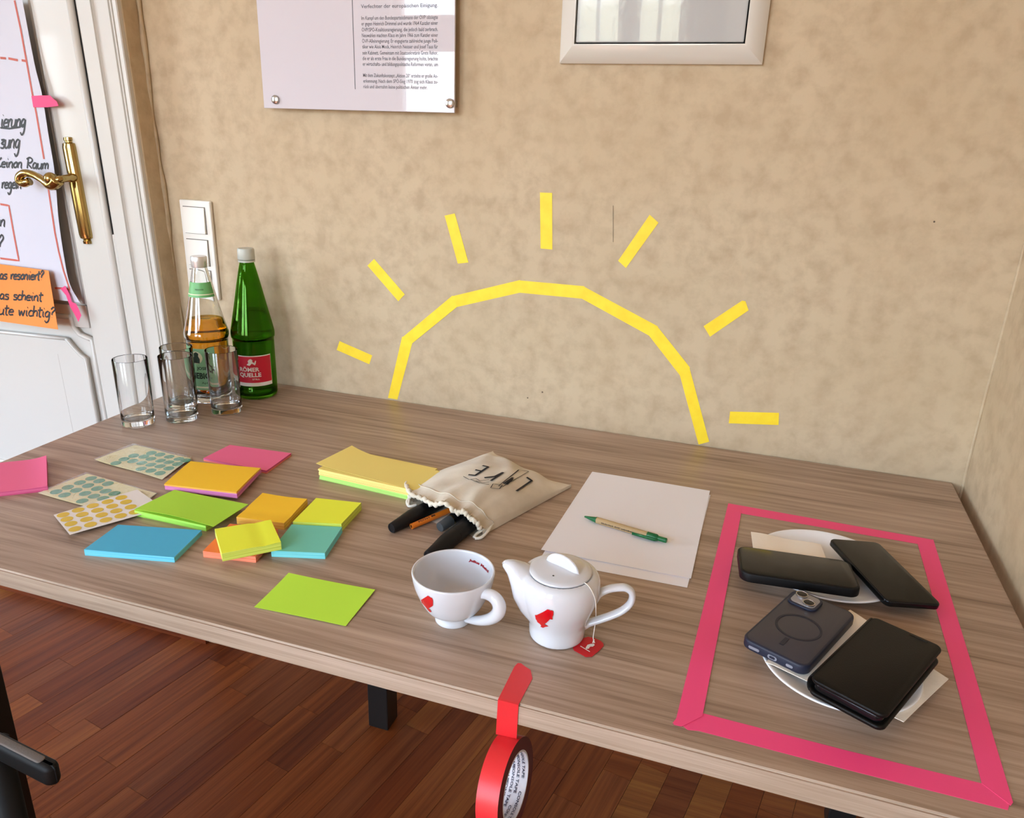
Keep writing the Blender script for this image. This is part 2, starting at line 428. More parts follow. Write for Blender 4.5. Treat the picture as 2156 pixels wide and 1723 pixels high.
# door wall, a few centimetres in front of the back wall; the old door frame leans slightly
LEAN = -math.atan(.03)
def leaned(o):
    o.location = (0, 0, TZ); o.rotation_euler = (0, LEAN, 0); LOC[o.name] = Vector(); return o
def extr(prof, z0, z1, back):
    """cross section (x, y) points extruded from z0 to z1 (above the table top), closed at y=back"""
    P = [Vector((x, y, z0)) for x, y in prof] + [Vector((prof[-1][0], back, z0)), Vector((prof[0][0], back, z0))]
    b = nb(); prism(b, P, (0, 0, z1 - z0)); return b
bm = extr([(-1.45, -.024), (-.515, -.024)], -.748, 2.2, .13)
merge(bm, extr([(-.515, -.049), (-.4035, -.049), (-.4020, -.0475)], -.748, 2.2, .13))
wl = struct(leaned(obj('wall_left', bm, WALL)))
wl2 = wallbox('wall_left_far', (XLFT, -.03, 0), (-1.45, .12, ZC))
bead = lambda x, w, y, h: [(x - w, y), (x - w * .6, y - h), (x + w * .6, y - h), (x + w, y)]
cas = [(-.518, -.046), (-.518, -.050)] + [(-.512, -.054), (-.480, -.054)] + bead(-.476, .003, -.054, .003) + [(-.470, -.051), (-.436, -.051)] + bead(-.431, .003, -.053, .004) + [(-.426, -.054)] + bead(-.421, .0025, -.056, .003) + [(-.416, -.058), (-.406, -.060), (-.404, -.058)]
trim = struct(leaned(obj('trim_1', extr(cas, -.715, 1.6, -.0485), WHITE)))
# ridge of layered wallpaper in the corner
bm = nb(); P = []
for i in range(60):
    z = .02 + i * .05; P.append(Vector((-.407 + .0022 * math.sin(i * .9) + .001 * math.sin(i * 2.3) - .024 * (z - TZ) * .9, -.004, z)))
tube(bm, catmull(P, 3), [.0045 + .0010 * math.sin(i * .31) + .001 * math.sin(i * 1.1) for i in range(59 * 3 + 1)], 10, side=(1, 0, 0), flat=1.1)
struct(obj('trim_2', bm, WALL, smooth=True))
bm = nb(); P = [Vector((XR - .001 + .0008 * math.sin(i * 1.3), -.001, .02 + i * .1)) for i in range(30)]
tube(bm, catmull(P, 4), .0028, 8)
struct(obj('trim_3', bm, WALL, smooth=True))

# door leaf: frame of stiles and rails around two recessed panels
DY = -.048
door = struct(leaned(obj('door_1', bx((-1.36, -.030, -.712), (-.527, -.026, 1.45)), WHITE)))
def dpart(name, a, b, bv=.0015):
    b_ = bx(a, b)
    if bv: bevel(b_, bv, 2)
    return obj(name, b_, WHITE, door)
dpart('stile', (-.638, DY, -.712), (-.544, -.030, 1.45)); dpart('stile', (-1.36, DY, -.712), (-1.24, -.030, 1.45))
dpart('rail', (-1.24, DY, -.712), (-.638, -.030, -.52)); dpart('rail', (-1.24, DY, 1.30), (-.638, -.030, 1.45))
bm = nb(); tube(bm, [Vector((-.535, -.046, -.712)), Vector((-.535, -.046, 1.45))], .0085, 14); obj('edge_bead', bm, WHITE, door, smooth=True)
# lower panel with notched upper corners and its double moulding
def dl(u, v, y=-.05):
    p = at_y(u, v, y); z = p.z - TZ; return (p.x + .03 * z, z)
out = [dl(*q) for q in ((131, 650), (137, 672), (150, 688), (165, 695), (176, 700))]
inn = [dl(*q) for q in ((108, 694), (124, 714), (138, 729), (149, 737))]
xo, xi = -.650, -.681
def path(pts, xr, ztop, xc=-.94, zb=-.30):
    right = [(x, z) for x, z in pts]; s = right[-1][0] - xr; right = [(x - s, z) for x, z in right]
    P = right + [(xr, zb)]; Q = [(2 * xc - x, z) for x, z in P[::-1]]
    return [Vector((x, 0, z)) for x, z in P + Q]
# raised field and rail above it
pi_ = path(inn, xi, 0); po_ = path(out, xo, 0)
bm = nb(); prism(bm, [Vector((v.x, -.030, v.z)) for v in pi_], (0, -.010, 0)); obj('panel_field', bm, WHITE, door)
for nm, pp, r_, y_ in (('moulding', po_, .0062, -.040), ('moulding', pi_, .0045, -.041)):
    b = nb(); P = [Vector((v.x, y_, v.z)) for v in pp] + [Vector((pp[0].x, y_, pp[0].z))]; P = [P[0]] + P[1:]
    dense = []
    for a_, c_ in zip(P, P[1:]):
        for k in range(4): dense.append(a_.lerp(c_, k / 4))
    dense.append(P[-1]); tube(b, dense, r_, 10, side=(0, 1, 0)); obj(nm, b, WHITE, door, smooth=True)
dpart('rail', (-1.24, DY + .008, .105), (-.652, -.030, .16))
# upper panel moulding
bm = nb(); tube(bm, [Vector((-.642, -.040, .165)), Vector((-.642, -.040, 1.29))], .006, 10); tube(bm, [Vector((-.657, -.036, .165)), Vector((-.657, -.036, 1.29))], .004, 10)
obj('moulding', bm, WHITE, door, smooth=True)
bm = nb(); box(bm, (-.7712, -.0402, -.28), (-.7704, -.0398, .03)); obj('panel_joint', bm, mat('joint_line', 'A9A198', .6), door)
# lock strip in the lower part of the gap, black strip painting the shade of the open gap
obj('gap_shade_strip', bx((-.5275, -.0455, -.712), (-.518, -.028, 1.45)), mat('gap_shade_black', '050403', .9), door)
obj('rebate_strip', bevel(bx((-.5255, -.0490, -.712), (-.5190, -.036, .335)), .001), WHITE, door)

struct(obj('trim_4', bx((-1.4, -.062, -.001), (-.40, -.0, .034)), FM[2]))
# brass door handle
hd = thing('door_handle', 'brass lever handle on a long brass back plate on the white door', 'handle', at_y(150, 378, -.05))
hc = lambda u, v, y: at_y(u, v, y)
top, bot = hc(139, 300, -.056), hc(178, 504, -.056)
ax = (top - bot).normalized(); sd = Vector((0, -1, 0)).cross(ax).normalized(); fr = ax.cross(sd)
M3 = Matrix((sd, fr, ax)).transposed()
def plate(prof, nm):
    b = nb(); L = (top - bot).length; n = 14
    rings = []
    for s, w, d in prof:
        ring = []
        for k in range(n + 1):
            a = math.pi * k / n; p = bot + ax * (s * L) + sd * (w * math.cos(a)); p.y = -.0475 - d * math.sin(a); ring.append(b.verts.new(p))
        rings.append(ring)
    for A, B in zip(rings, rings[1:]):
        for k in range(n): b.faces.new((A[k], A[k + 1], B[k + 1], B[k]))
    b.faces.new(rings[0]); b.faces.new(rings[-1]); bmesh.ops.recalc_face_normals(b, faces=b.faces[:])
    o = obj(nm, b, BRASS, hd, smooth=True); auto(o, 40); return o
plate([(-.055, .008, .006), (-.05, .0115, .009), (-.02, .0118, .010), (-.015, .0095, .008), (0, .0115, .009), (.01, .0165, .012), (.05, .0178, .014), (.95, .0178, .014), (.99, .0165, .012), (1.0, .0095, .008), (1.015, .0095, .008), (1.02, .0118, .010), (1.05, .0115, .009), (1.055, .008, .006)], 'back_plate')
lp = hc(157, 374, -.055); ly = -.105
b = nb(); P = [lp, hc(145, 375, -.075), hc(130, 377, -.098), hc(118, 380, ly)]
tube(b, catmull(P, 5), [.0095] * 5 + [.008] * 11, 14); obj('spindle', b, BRASS, hd, smooth=True)
b = nb(); P = [hc(122, 378, ly), hc(113, 387, ly), hc(104, 388, ly), hc(90, 379, ly), hc(77, 371, ly), hc(64, 366, ly), hc(51, 365, ly), hc(42, 372, ly), hc(42, 382, ly), hc(52, 386, ly), hc(62, 382, ly)]
r_ = [.014, .0135, .012, .0085, .0078, .008, .0088, .0095, .0095, .009, .0075]
PP = catmull(P, 5); RR = [r_[min(i // 5, 9)] * (1 - (i % 5) / 5) + r_[min(i // 5 + 1, 10)] * ((i % 5) / 5) for i in range(len(PP))]
tube(b, PP, RR, 14); obj('lever', b, BRASS, hd, smooth=True)
b = nb(); bmesh.ops.create_icosphere(b, subdivisions=3, radius=.0135, matrix=Matrix.Translation(hc(106, 376, ly - .004))); obj('lever_scroll', b, BRASS, hd, smooth=True)

# ------------------------------------------------------------------ handwriting
GL = {
 'i': ([[(.1, 1), (.12, .2), (.3, 0)], [(.15, 1.45), (.2, 1.5)]], .4), 'e': ([[(0, .5), (.55, .6), (.45, .95), (.15, .9), (0, .45), (.15, .05), (.6, .1)]], .68),
 'r': ([[(0, 1), (.06, 0)], [(.05, .6), (.25, .95), (.5, .95)]], .5), 'u': ([[(0, 1), (.02, .2), (.2, 0), (.5, .25), (.55, 1)], [(.55, 1), (.56, .1), (.7, 0)]], .76),
 'n': ([[(0, 1), (.03, 0)], [(.03, .6), (.28, 1), (.5, .8), (.52, .1), (.66, 0)]], .74), 'g': ([[(.5, .85), (.25, 1), (0, .6), (.1, .1), (.38, .15), (.52, .8)], [(.55, .95), (.52, -.5), (.25, -.95), (0, -.6)]], .68),
 'z': ([[(0, .95), (.5, .95), (.1, .5), (.5, .4), (.4, 0), (0, .05)]], .62), 'K': ([[(0, 1.8), (.05, 0)], [(.6, 1.7), (.1, .9), (.65, 0)]], .72),
 'o': ([[(.3, 1), (0, .6), (.15, .05), (.5, .3), (.4, .95), (.25, 1)]], .62), 'R': ([[(.1, 1.8), (.1, 0)], [(-.15, 1.6), (.3, 1.9), (.75, 1.5), (.5, 1.0), (.1, .9), (.8, 0)]], .9),
 'a': ([[(.5, .9), (.2, 1), (0, .5), (.15, .05), (.45, .25), (.52, .95)], [(.52, .95), (.52, .1), (.66, 0)]], .72), 'm': ([[(0, 1), (.03, 0)], [(.03, .6), (.22, 1), (.38, .75), (.4, 0)], [(.4, .6), (.6, 1), (.78, .75), (.8, 0)]], .95),
 'l': ([[(.05, 1.9), (.05, .2), (.22, 0)]], .34), 'h': ([[(.02, 1.9), (.03, 0)], [(.03, .6), (.28, 1), (.5, .8), (.52, 0)]], .68), 's': ([[(.5, .95), (.1, .95), (.1, .6), (.45, .45), (.4, .05), (0, .05)]], .6),
 't': ([[(.15, 1.7), (.15, .1), (.4, 0)], [(-.1, 1.1), (.5, 1.2)]], .5), 'c': ([[(.5, .9), (.2, .98), (0, .5), (.15, .05), (.5, .1)]], .56), 'w': ([[(0, 1), (.15, 0), (.35, .8), (.55, 0), (.75, 1)]], .9),
 'd': ([[(.5, .9), (.2, 1), (0, .5), (.15, .05), (.45, .25), (.55, 1.9)], [(.55, 1.9), (.54, 0)]], .68), 'W': ([[(0, 1.5), (.2, 0), (.5, 1.2), (.75, 0), (1.0, 1.5)]], 1.1),
 '?': ([[(0, 1.4), (.25, 1.8), (.5, 1.4), (.2, .8), (.2, .4)], [(.2, .05), (.22, 0)]], .6), ' ': ([], .6)}
def handwriting(bm, s, u0, v0, xh, u1, slope, y, w, nrm=(0, -1, 0), slant=.12):
    """writes s from pixel (u0, v0) so that it ends at u1; x-height xh pixels; laid on the plane at depth y (or function)"""
    tot = sum(GL[c][1] for c in s); sx_ = (u1 - u0) / tot; x = 0
    for c in s:
        st, adv = GL[c]
        for q in st:
            pts = []
            for a, b in catmull2(q):
                px = u0 + (x + a) * sx_ + slant * b * xh; py = v0 + (px - u0) * slope - b * xh
                pts.append(y(px, py) if callable(y) else at_y(px, py, y))
            ribbon(bm, pts, w, nrm)
        x += adv
def catmull2(q):
    if len(q) < 3: return q
    return [(p.x, p.y) for p in catmull([Vector((a, b, 0)) for a, b in q], 4)]

# flip-chart sheet on the door
FY = -.062
fc = thing('flipchart_sheet', 'large white flip-chart sheet with black handwriting and red marker lines taped to the door', 'paper', at_y(60, 300, FY))
edge = [(43, -8), (71, 128), (90, 200), (104, 280), (116, 348), (121, 400), (125, 464), (135, 546), (146, 600), (167, 638)]
E3 = catmull([at_y(u, v, FY) for u, v in edge], 4)
def fcs(u, v):
    i = v * (len(E3) - 1); k = int(min(i, len(E3) - 2)); p = E3[k].lerp(E3[k + 1], i - k)
    q = Vector((-1.15, p.y, p.z)); r = p.lerp(q, 1 - u); r.y = FY + .003 * math.sin(r.z * 9) * u + .0015 * math.sin(r.x * 14) - .0005; return r
b = nb(); sheet(b, fcs, 16, len(E3) - 1, lambda u, v: fcs(u, v) + Vector((0, .0004, 0))); FCO = obj('paper_sheet', b, FLIP, fc, smooth=True); auto(FCO)
tr_fc = bvh(FCO)
def onfc(u, v): 
    h = hit(tr_fc, u, v, .0004)
    return h if h is not None else at_y(u, v, FY - .001)
RED = mat('red_brown_marker', 'C4604F', .6)
b = nb()
def line(bm, pts, w, fn=onfc, n=6):
    q = []
    for (a0, b0), (a1, b1) in zip(pts, pts[1:]):
        for k in range(n): q.append(fn(a0 + (a1 - a0) * k / n, b0 + (b1 - b0) * k / n))
    q.append(fn(*pts[-1])); ribbon(bm, q, w, (0, -1, 0))
for L_ in ([(31, 1), (44, 62), (56, 128), (68, 195), (77, 240), (93, 335)], [(102, 396), (107, 430), (116, 490), (124, 530), (134, 570), (147, 609)], [(116, 607), (130, 607), (148, 610)],
           [(1, 122), (13, 123)], [(18, 123), (38, 127)], [(46, 127), (57, 129)], [(1, 430), (19, 433), (28, 485), (40, 549), (1, 544)]): line(b, L_, .0048)
obj('marker_line', b, RED, fc, label='red marker lines')['kind'] = 'stuff'
b = nb()
handwriting(b, 'ierung', 2, 268, 17, 54, .0, onfc, .0042); line(b, [(1, 269), (20, 271), (40, 268), (52, 262)], .0040)
handwriting(b, 'zung', 1, 312, 18, 42, .0, onfc, .0042)
handwriting(b, 'Keinon Raum', -7, 352, 12, 103, .04, onfc, .0040)
handwriting(b, 'regeln', 4, 397, 13, 46, .0, onfc, .0042)
handwriting(b, 'n', 1, 477, 14, 12, 0, onfc, .0042); handwriting(b, '?', -4, 527, 18, 6, 0, onfc, .0042)
obj('handwriting', b, BLACK, fc, label='black handwriting')['kind'] = 'stuff'
PINKT = mat('hot_pink_tape', 'F0407C', .55, bump=.2, bscale=400, bdist=.0004)
def tape_px(name, pts, y, m, label, cat, group=None):
    b = nb(); prism(b, [at_y(u, v, y) for u, v in pts], (0, .0005, 0)); return tag(obj(name, b, m), label, cat, group)
tape_px('pink_tape', [(66, 202), (86, 201), (105, 201), (113, 209), (119, 213), (123, 223), (100, 226), (70, 226)], -.0665, PINKT, 'short piece of pink tape fixing the flip-chart edge above the door handle', 'tape')
tape_px('pink_tape', [(127, 608), (137, 602), (146, 620), (151, 636), (160, 640), (166, 652), (171, 664), (165, 678), (158, 664), (147, 645), (139, 622)], -.0665, PINKT, 'torn slanting piece of pink tape at the lower corner of the flip-chart', 'tape')
# orange moderation card
ORC = mat('orange_card', 'F08A3A', .7)
oc = thing('orange_card', 'orange card with three lines of black handwriting at the foot of the flip-chart', 'card', at_y(50, 620, -.08))
def ocf(u, v):
    q = [Vector((a, c, 0)) for a, c in ((-140, 538), (102, 570), (118, 694), (-140, 656))]
    p = bil(q, u, v); k = max(0, (u - .55) / .45); r = at_y(p.x + 4 * k * v, p.y, -.070 - .018 * k * v - .004 * k); return r
b = nb(); sheet(b, ocf, 16, 8, lambda u, v: ocf(u, v) + Vector((0, .0006, 0))); OCO = obj('card', b, ORC, oc, smooth=True); auto(OCO)
tr_oc = bvh(OCO)
def onoc(u, v):
    h = hit(tr_oc, u, v, .0005); return h if h is not None else at_y(u, v, -.09)
b = nb(); handwriting(b, 'as resoniert?', 0, 588, 11, 92, .02, onoc, .0042); handwriting(b, 'as scheint', 0, 630, 11, 90, .05, onoc, .0042); handwriting(b, 'ute wichtig?', -2, 662, 12, 116, .06, onoc, .0042)
obj('handwriting', b, BLACK, oc, label='black handwriting')['kind'] = 'stuff'

# ------------------------------------------------------------------ things on the wall
SWM = mat('switch_plastic', 'F1EEE6', .3)
sw = thing('light_switch', 'white triple light switch plate on the wall behind the bottles', 'switch', (-.331, 0, TZ + .294))
b = nb(); box(b, (-.372, -.010, TZ + .183), (-.290, 0.0, TZ + .403)); bevel(b, .003, 3); obj('cover_plate', b, SWM, sw)
for z0, z1 in ((.332, .388), (.261, .317), (.194, .249)):
    b = nb(); x0, x1 = -.361, -.305
    box(b, (x0 - .0016, -.0106, TZ + z0 - .0016), (x1 + .0016, -.0098, TZ + z1 + .0016)); obj('rocker_shade_rim', b, mat('rocker_shade_grey', '77706A', .8), sw)  # grey rim paints the shadow line around the rocker
    b = nb(); P = [Vector((x0, -.0100, TZ + z1)), Vector((x1, -.0100, TZ + z1)), Vector((x1, -.0100, TZ + z0)), Vector((x0, -.0100, TZ + z0))]
    Q = [Vector((x0, -.0125, TZ + z1)), Vector((x1, -.0125, TZ + z1)), Vector((x1, -.0160, TZ + z0)), Vector((x0, -.0160, TZ + z0))]
    va = [b.verts.new(p) for p in P]; vb = [b.verts.new(p) for p in Q]; b.faces.new(vb)
    for i in range(4): b.faces.new((va[i], va[(i + 1) % 4], vb[(i + 1) % 4], vb[i]))
    bmesh.ops.recalc_face_normals(b, faces=b.faces[:]); obj('rocker', b, SWM, sw)

# printed acrylic panel
ACR = mat('printed_acrylic', 'D2CCD4', .5, spec=.2, coat=.75, coatr=.012)
PYF = -.022
pl_, pr_, pb_ = -.1275 + .004, .2934, .5965
po = thing('text_panel', 'white acrylic panel with grey printed German text and round metal fixings', 'poster', (.083, 0, TZ + .6))
b = nb(); box(b, (pl_, PYF, TZ + pb_), (pr_, PYF + .005, TZ + pb_ + .594)); bevel(b, .0006, 1); obj('panel', b, ACR, po)
for u, v in ((581, 210), (948, 218)):
    c = at_y(u, v, PYF); b = nb(); A = Matrix(((1, 0, 0), (0, 0, -1), (0, 1, 0)))
    lathe(b, [(0, -.0), (.0085, 0), (.0085, .0035), (.0075, .0045), (0, .0045)], (c.x, PYF, c.z), 32, A); obj('fixing_screw', b, CHROME, po, smooth=True); auto(bpy.data.objects[-1] if False else po.children[-1])
    b = nb(); lathe(b, [(0, -PYF * -1 + .0001), (.007, -.0165), (.007, 0), (0, 0)], (c.x, PYF + .0045, c.z), 24, A) if False else box(b, (c.x - .006, PYF + .0045, c.z - .006), (c.x + .006, 0, c.z + .006)); obj('spacer', b, CHROME, po)
GREYT = mat('grey_print', '5E5F68', .6)
b = nb(); yb = PYF - .0003
x0t = at_y(761, 40, PYF).x; x1t = at_y(922, 40, PYF).x
lines = [(-16, 'und erwies sich als überzeugter'), (13, 'Verfechter der europäischen Einigung.'), (38, 'Im Kampf um den Bundesparteiobmann der ÖVP obsiegte'), (50, 'er gegen Heinrich Drimmel und wurde 1964 Kanzler einer'), (63, 'ÖVP/SPÖ-Koalitionsregierung, die jedoch bald zerbrach.'),
 (75, 'Neuwahlen machten Klaus im Jahre 1966 zum Kanzler einer'), (87, 'ÖVP-Alleinregierung. Er engagierte zahlreiche junge Poli-'), (99, 'tiker wie Alois Mock, Heinrich Neisser und Josef Taus für'), (112, 'sein Kabinett. Gemeinsam mit Staatssekretärin Grete Rehor,'),
 (124, 'die er als erste Frau in die Bundesregierung holte, brachte'), (136, 'er wirtschafts- und bildungspolitische Reformen voran, um'), (160, 'Mit dem Zukunftskonzept „Aktion 20“ erzielte er große An-'), (172, 'erkennung. Nach dem SPÖ-Sieg 1970 zog sich Klaus zu-'), (184, 'rück und übernahm keine politischen Ämter mehr.')]
for v, s in lines:
    z = at_y(840, v + 3, PYF).z; wd_ = (x1t - x0t) * (.86 if v == 184 else 1)
    t = fit_text(s, wd_, .0092, bold=.006); remap(t, lambda x, y: Vector((x0t + x, yb, z + y))); merge(b, t)
obj('printed_text', b, GREYT, po, label='grey printed German text in one column')['kind'] = 'stuff'
b = nb(); xl = at_y(745, 100, PYF).x; box(b, (xl - .0006, yb - .0001, at_y(748, 188, PYF).z), (xl + .0006, PYF, TZ + 1.1)); obj('column_rule', b, GREYT, po)

# white metal cabinet
CAB = mat('glossy_white_enamel', 'BEC2C4', .10, coat=1., coatr=.02, bump=.45, bscale=75, bdist=.0009)
CAB.node_tree.nodes['Principled BSDF'].inputs['Coat IOR'].default_value = 1.6
CABF = mat('white_enamel_frame', 'DEDAD2', .22, coat=.5)
cb = thing('wall_cabinet', 'white wall cabinet with a glossy door, right of the text panel', 'cabinet', (.66, 0, TZ + .7))
x0, x1, z0, z1 = .4885, .8335, TZ + .6835, TZ + 1.18; fx0, fx1, fz0 = .517, .803, TZ + .713; fz1 = z1 - .03
b = nb(); yo, ym, yi = -.004, -.020, -.024
def ringp(a, c, d, e, y): return [Vector((a, y, d)), Vector((c, y, d)), Vector((c, y, e)), Vector((a, y, e))]
R_ = [ringp(x0, x1, z0, z1, 0), ringp(x0, x1, z0, z1, -.008), ringp(x0 + .002, x1 - .002, z0 + .002, z1 - .002, -.011), ringp(fx0 - .004, fx1 + .004, fz0 - .004, fz1 + .004, -.024), ringp(fx0, fx1, fz0, fz1, -.024), ringp(fx0, fx1, fz0, fz1, -.006)]
vs = [[b.verts.new(p) for p in r] for r in R_]
for A, B in zip(vs, vs[1:]):
    for i in range(4): b.faces.new((A[i], A[(i + 1) % 4], B[(i + 1) % 4], B[i]))
bmesh.ops.recalc_face_normals(b, faces=b.faces[:]); 
o = obj('frame', b, CABF, cb, smooth=True); auto(o, 30)
obj('frame_gap', bx((fx0, -.0065, fz0), (fx1, -.0055, fz1)), mat('cabinet_gap', '1A1A1C', .7), cb)
b = nb(); box(b, (fx0 + .0025, -.0225, fz0 + .0025), (fx1 - .0025, -.007, fz1 - .0025)); bevel(b, .002, 3); o = obj('cabinet_door', b, CAB, cb, smooth=True); auto(o, 60)

# yellow masking-tape sun
YT = mat('yellow_tape', 'FFE22B', .5, bump=.25, bscale=300, bdist=.0004, col2='FBD71F', nscale=40)
def c8(x, y): return (680 + x / 2.156, 380 + y / 2.156)
outer = [(295, 988), (358, 715), (583, 527), (888, 454), (1180, 480), (1515, 660), (1662, 845), (1753, 1187)]
inner = [(338, 995), (405, 740), (608, 575), (893, 510), (1175, 537), (1480, 705), (1620, 885), (1705, 1200)]
arc = thing('tape_sun_arc', 'yellow tape half circle of a sun stuck on the wall above the table', 'tape', (.5, 0, TZ + .1))
for i in range(7):
    ye = -.0004 - .0003 * (i % 2)
    P = [at_y(*c8(*q), ye) for q in (outer[i], outer[i + 1], inner[i + 1], inner[i])]
    e = (P[1] - P[0]).normalized() * (.003 if i < 6 else 0)
    for p_ in P: p_.z = max(p_.z, TZ + .0008)
    b = nb(); prism(b, [P[0], P[1] + e, P[2] + e, P[3]], (0, -ye - .00005, 0)); obj('tape_strip', b, YT, arc)
rays = [([(75, 730), (223, 795), (210, 835), (62, 770)], 'lowest yellow tape ray beside the green bottle, sloping down to the right'), ([(232, 357), (371, 518), (342, 549), (202, 387)], 'second yellow tape ray from the bottles, leaning left'),
        ([(552, 160), (598, 150), (660, 373), (612, 378)], 'nearly upright yellow tape ray below the text panel'), ([(985, 55), (1040, 57), (1041, 314), (988, 309)], 'upright yellow tape ray at the top of the sun'),
        ([(1483, 156), (1523, 192), (1375, 398), (1340, 365)], 'yellow tape ray below the wall cabinet, leaning right'), ([(1903, 546), (1918, 549), (1932, 590), (1757, 710), (1728, 662)], 'yellow tape ray rising to the right, second from the right wall'),
        ([(1848, 1050), (2070, 1056), (2068, 1111), (1842, 1103)], 'level yellow tape ray nearest the right wall just above the table')]
for q, lb in rays:
    b = nb(); prism(b, [at_y(*c8(*p), -.0006) for p in q], (0, .00055, 0)); tag(obj('tape_ray', b, YT), lb, 'tape', 'rays of the tape sun')
wb = bpy.data.objects['wall_back']
SCM = mat('scratch', '6B5B4A', .8)
b = nb(); ribbon(b, [at_y(1291, 433 + i * 7.7, -.0003) for i in range(11)], .0008, (0, -1, 0)); obj('scratch', b, SCM, wb)
b = nb()
for u, v, r in ((1111, 838, .0016), (1142, 826, .0018), (1967, 467, .0016)): lathe(b, [(0, 0), (r, 0), (r, .0003), (0, .0003)], at_y(u, v, -.0001), 10, Matrix(((1, 0, 0), (0, 0, -1), (0, 1, 0))))
obj('nail_mark', b, SCM, wb)

# ------------------------------------------------------------------ table
tx0, tx1, ty0 = -.3275, 1.2542, -.8165
LX, LY = .15, -.175
tbl = thing('table', 'long grey-brown oak laminate table standing against the wall', 'table', ((tx0 + tx1) / 2, -.41, 0))
b = nb(); box(b, (tx0, ty0, TZ - .0285), (tx1, -.0015, TZ)); bmesh.ops.bevel(b, geom=b.edges[:], offset=.0026, segments=3, affect='EDGES')
for f in b.faces:
    if abs(f.normal.z) < .6 or (abs(f.normal.z) < .98 and f.calc_center_median().y < ty0 + .002): f.material_index = 1
b.normal_update()
for f in b.faces: f.material_index = 0 if f.normal.z > .9 or f.normal.z < -.9 else 1
TOP = obj('tabletop', b, [TABLE, EDGE], tbl, smooth=True); auto(TOP, 25)
for x, y in ((LX, LY), (tx1 - .10, -.11), (tx0 + .05, ty0 + .06), (tx1 - .10, ty0 + .06)):
    if True: obj('leg', bevel(bx((x, y, .0), (x + .05, y + .05, TZ - .0286)), .002), BLACKM, tbl)
obj('apron', bx((LX + .05, -.10, TZ - .09), (tx1 - .1, -.075, TZ - .0286)), BLACKM, tbl)

# ------------------------------------------------------------------ bottles
def lab_surface(c, prof, a0, a1, z0, z1, off=.0005, nu=32, nv=6):
    def rad(z):
        for (r1, q1), (r2, q2) in zip(prof, prof[1:]):
            if q1 <= z <= q2: return r1 + (r2 - r1) * ((z - q1) / max(q2 - q1, 1e-9))
        return prof[-1][0]
    def pt(a, z, o=off): r = rad(z) + o; return Vector((c.x + r * math.cos(a), c.y + r * math.sin(a), c.z + z))
    b = nb(); grid(b, lambda u, v: pt(a0 + (a1 - a0) * u, z0 + (z1 - z0) * v), nu, nv); return b, pt
def bottle(name, label, c, outer_p, inner_p, gm, liq_p, lm):
    t = thing(name, label, 'bottle', c)
    b = nb(); lathe(b, outer_p + inner_p[::-1], c, 72); outward(b); obj('glass_body', b, gm, t, smooth=True)
    b = nb(); lathe(b, liq_p, c, 72); outward(b); obj('liquid', b, lm, t, smooth=True)
    return t
BP = [(0, .003), (.030, .003), (.036, 0), (.0405, .002), (.0425, .007), (.043, .02), (.0432, .125), (.0450, .133), (.0455, .142), (.0445, .150), (.040, .172), (.034, .200), (.026, .240), (.0185, .275), (.0145, .292), (.0138, .300)]
GO = smoothprof(BP, 3)
def inset(P, d, zb=.006, ztop=.300):
    return [(0, zb)] + [(max(r - d, .003), z) for r, z in P if z > zb + .002 and z <= ztop and r > .01]
gc = at_z(543, 830); gc.z = TZ
GGL = glass_mat('green_glass', (.40, .66, .19, 1)); WATER = glass_mat('water', (.93, .97, .93, 1), 0, 1.33)
GI = inset(GO, .0026)
LI = [(r - .0004 if r > 0 else 0, z + .0004) for r, z in GI if z < .195]; LI.append((0, LI[-1][1]))
gb = bottle('green_water_bottle', 'green glass water bottle with a grey cap and a red label', gc, GO, GI, GGL, LI, WATER)
b = nb(); lathe(b, [(0, .2985), (.0165, .2985), (.0175, .300), (.0172, .318), (.0155, .3215), (0, .3215)], gc, 48); GC_ = mat('pale_grey_cap', 'BFC2B8', .4)
lathe(b, [(.0145, .2935), (.0172, .2935), (.0172, .2975), (.0145, .2975)], gc, 48); o = obj('cap', b, GC_, gb, smooth=True); auto(o)
vdir = math.atan2(CT.y - gc.y, CT.x - gc.x)
RL = mat('red_label', 'C81432', .4); WL = mat('label_white', 'EDEBE6', .4)
fl_ = GO
b, pt = lab_surface(gc, fl_, vdir - 1.9, vdir + .82, .032, .100, .0006); obj('label', b, WL, gb, smooth=True, label='red paper label with white lettering')
b, pt = lab_surface(gc, fl_, vdir - 1.9, vdir + .80, .040, .098, .0008); obj('label_field', b, RL, gb, smooth=True)
def wraptext(s, pt, ac, zc, w, h, off, bold=.0, r=.043):
    t = fit_text(s, w, h, sub=2, bold=bold); return remap(t, lambda x, y: pt(ac + (x - w / 2) / r, zc + y, off))
b = nb(); ac = vdir - .30
merge(b, wraptext('RÖMER', pt, ac - .02, .0655, .042, .0125, .0012, .03)); merge(b, wraptext('QUELLE', pt, ac, .0535, .046, .0125, .0012, .03)); merge(b, wraptext('STILL', pt, ac + .28, .0465, .015, .0045, .0012, .02))
t = poly2d([(0, 0), (.004, .004), (.003, .008), (.006, .012), (.010, .013), (.013, .010), (.012, .007), (.016, .004), (.018, .009), (.020, .009), (.019, .003), (.017, -.001), (.011, .003), (.006, -.002)], 1)
merge(b, remap(t, lambda x, y: pt(ac - .12 + x / .043, .0805 + y, .0012)))
obj('lettering', b, WL, gb)['kind'] = 'stuff'

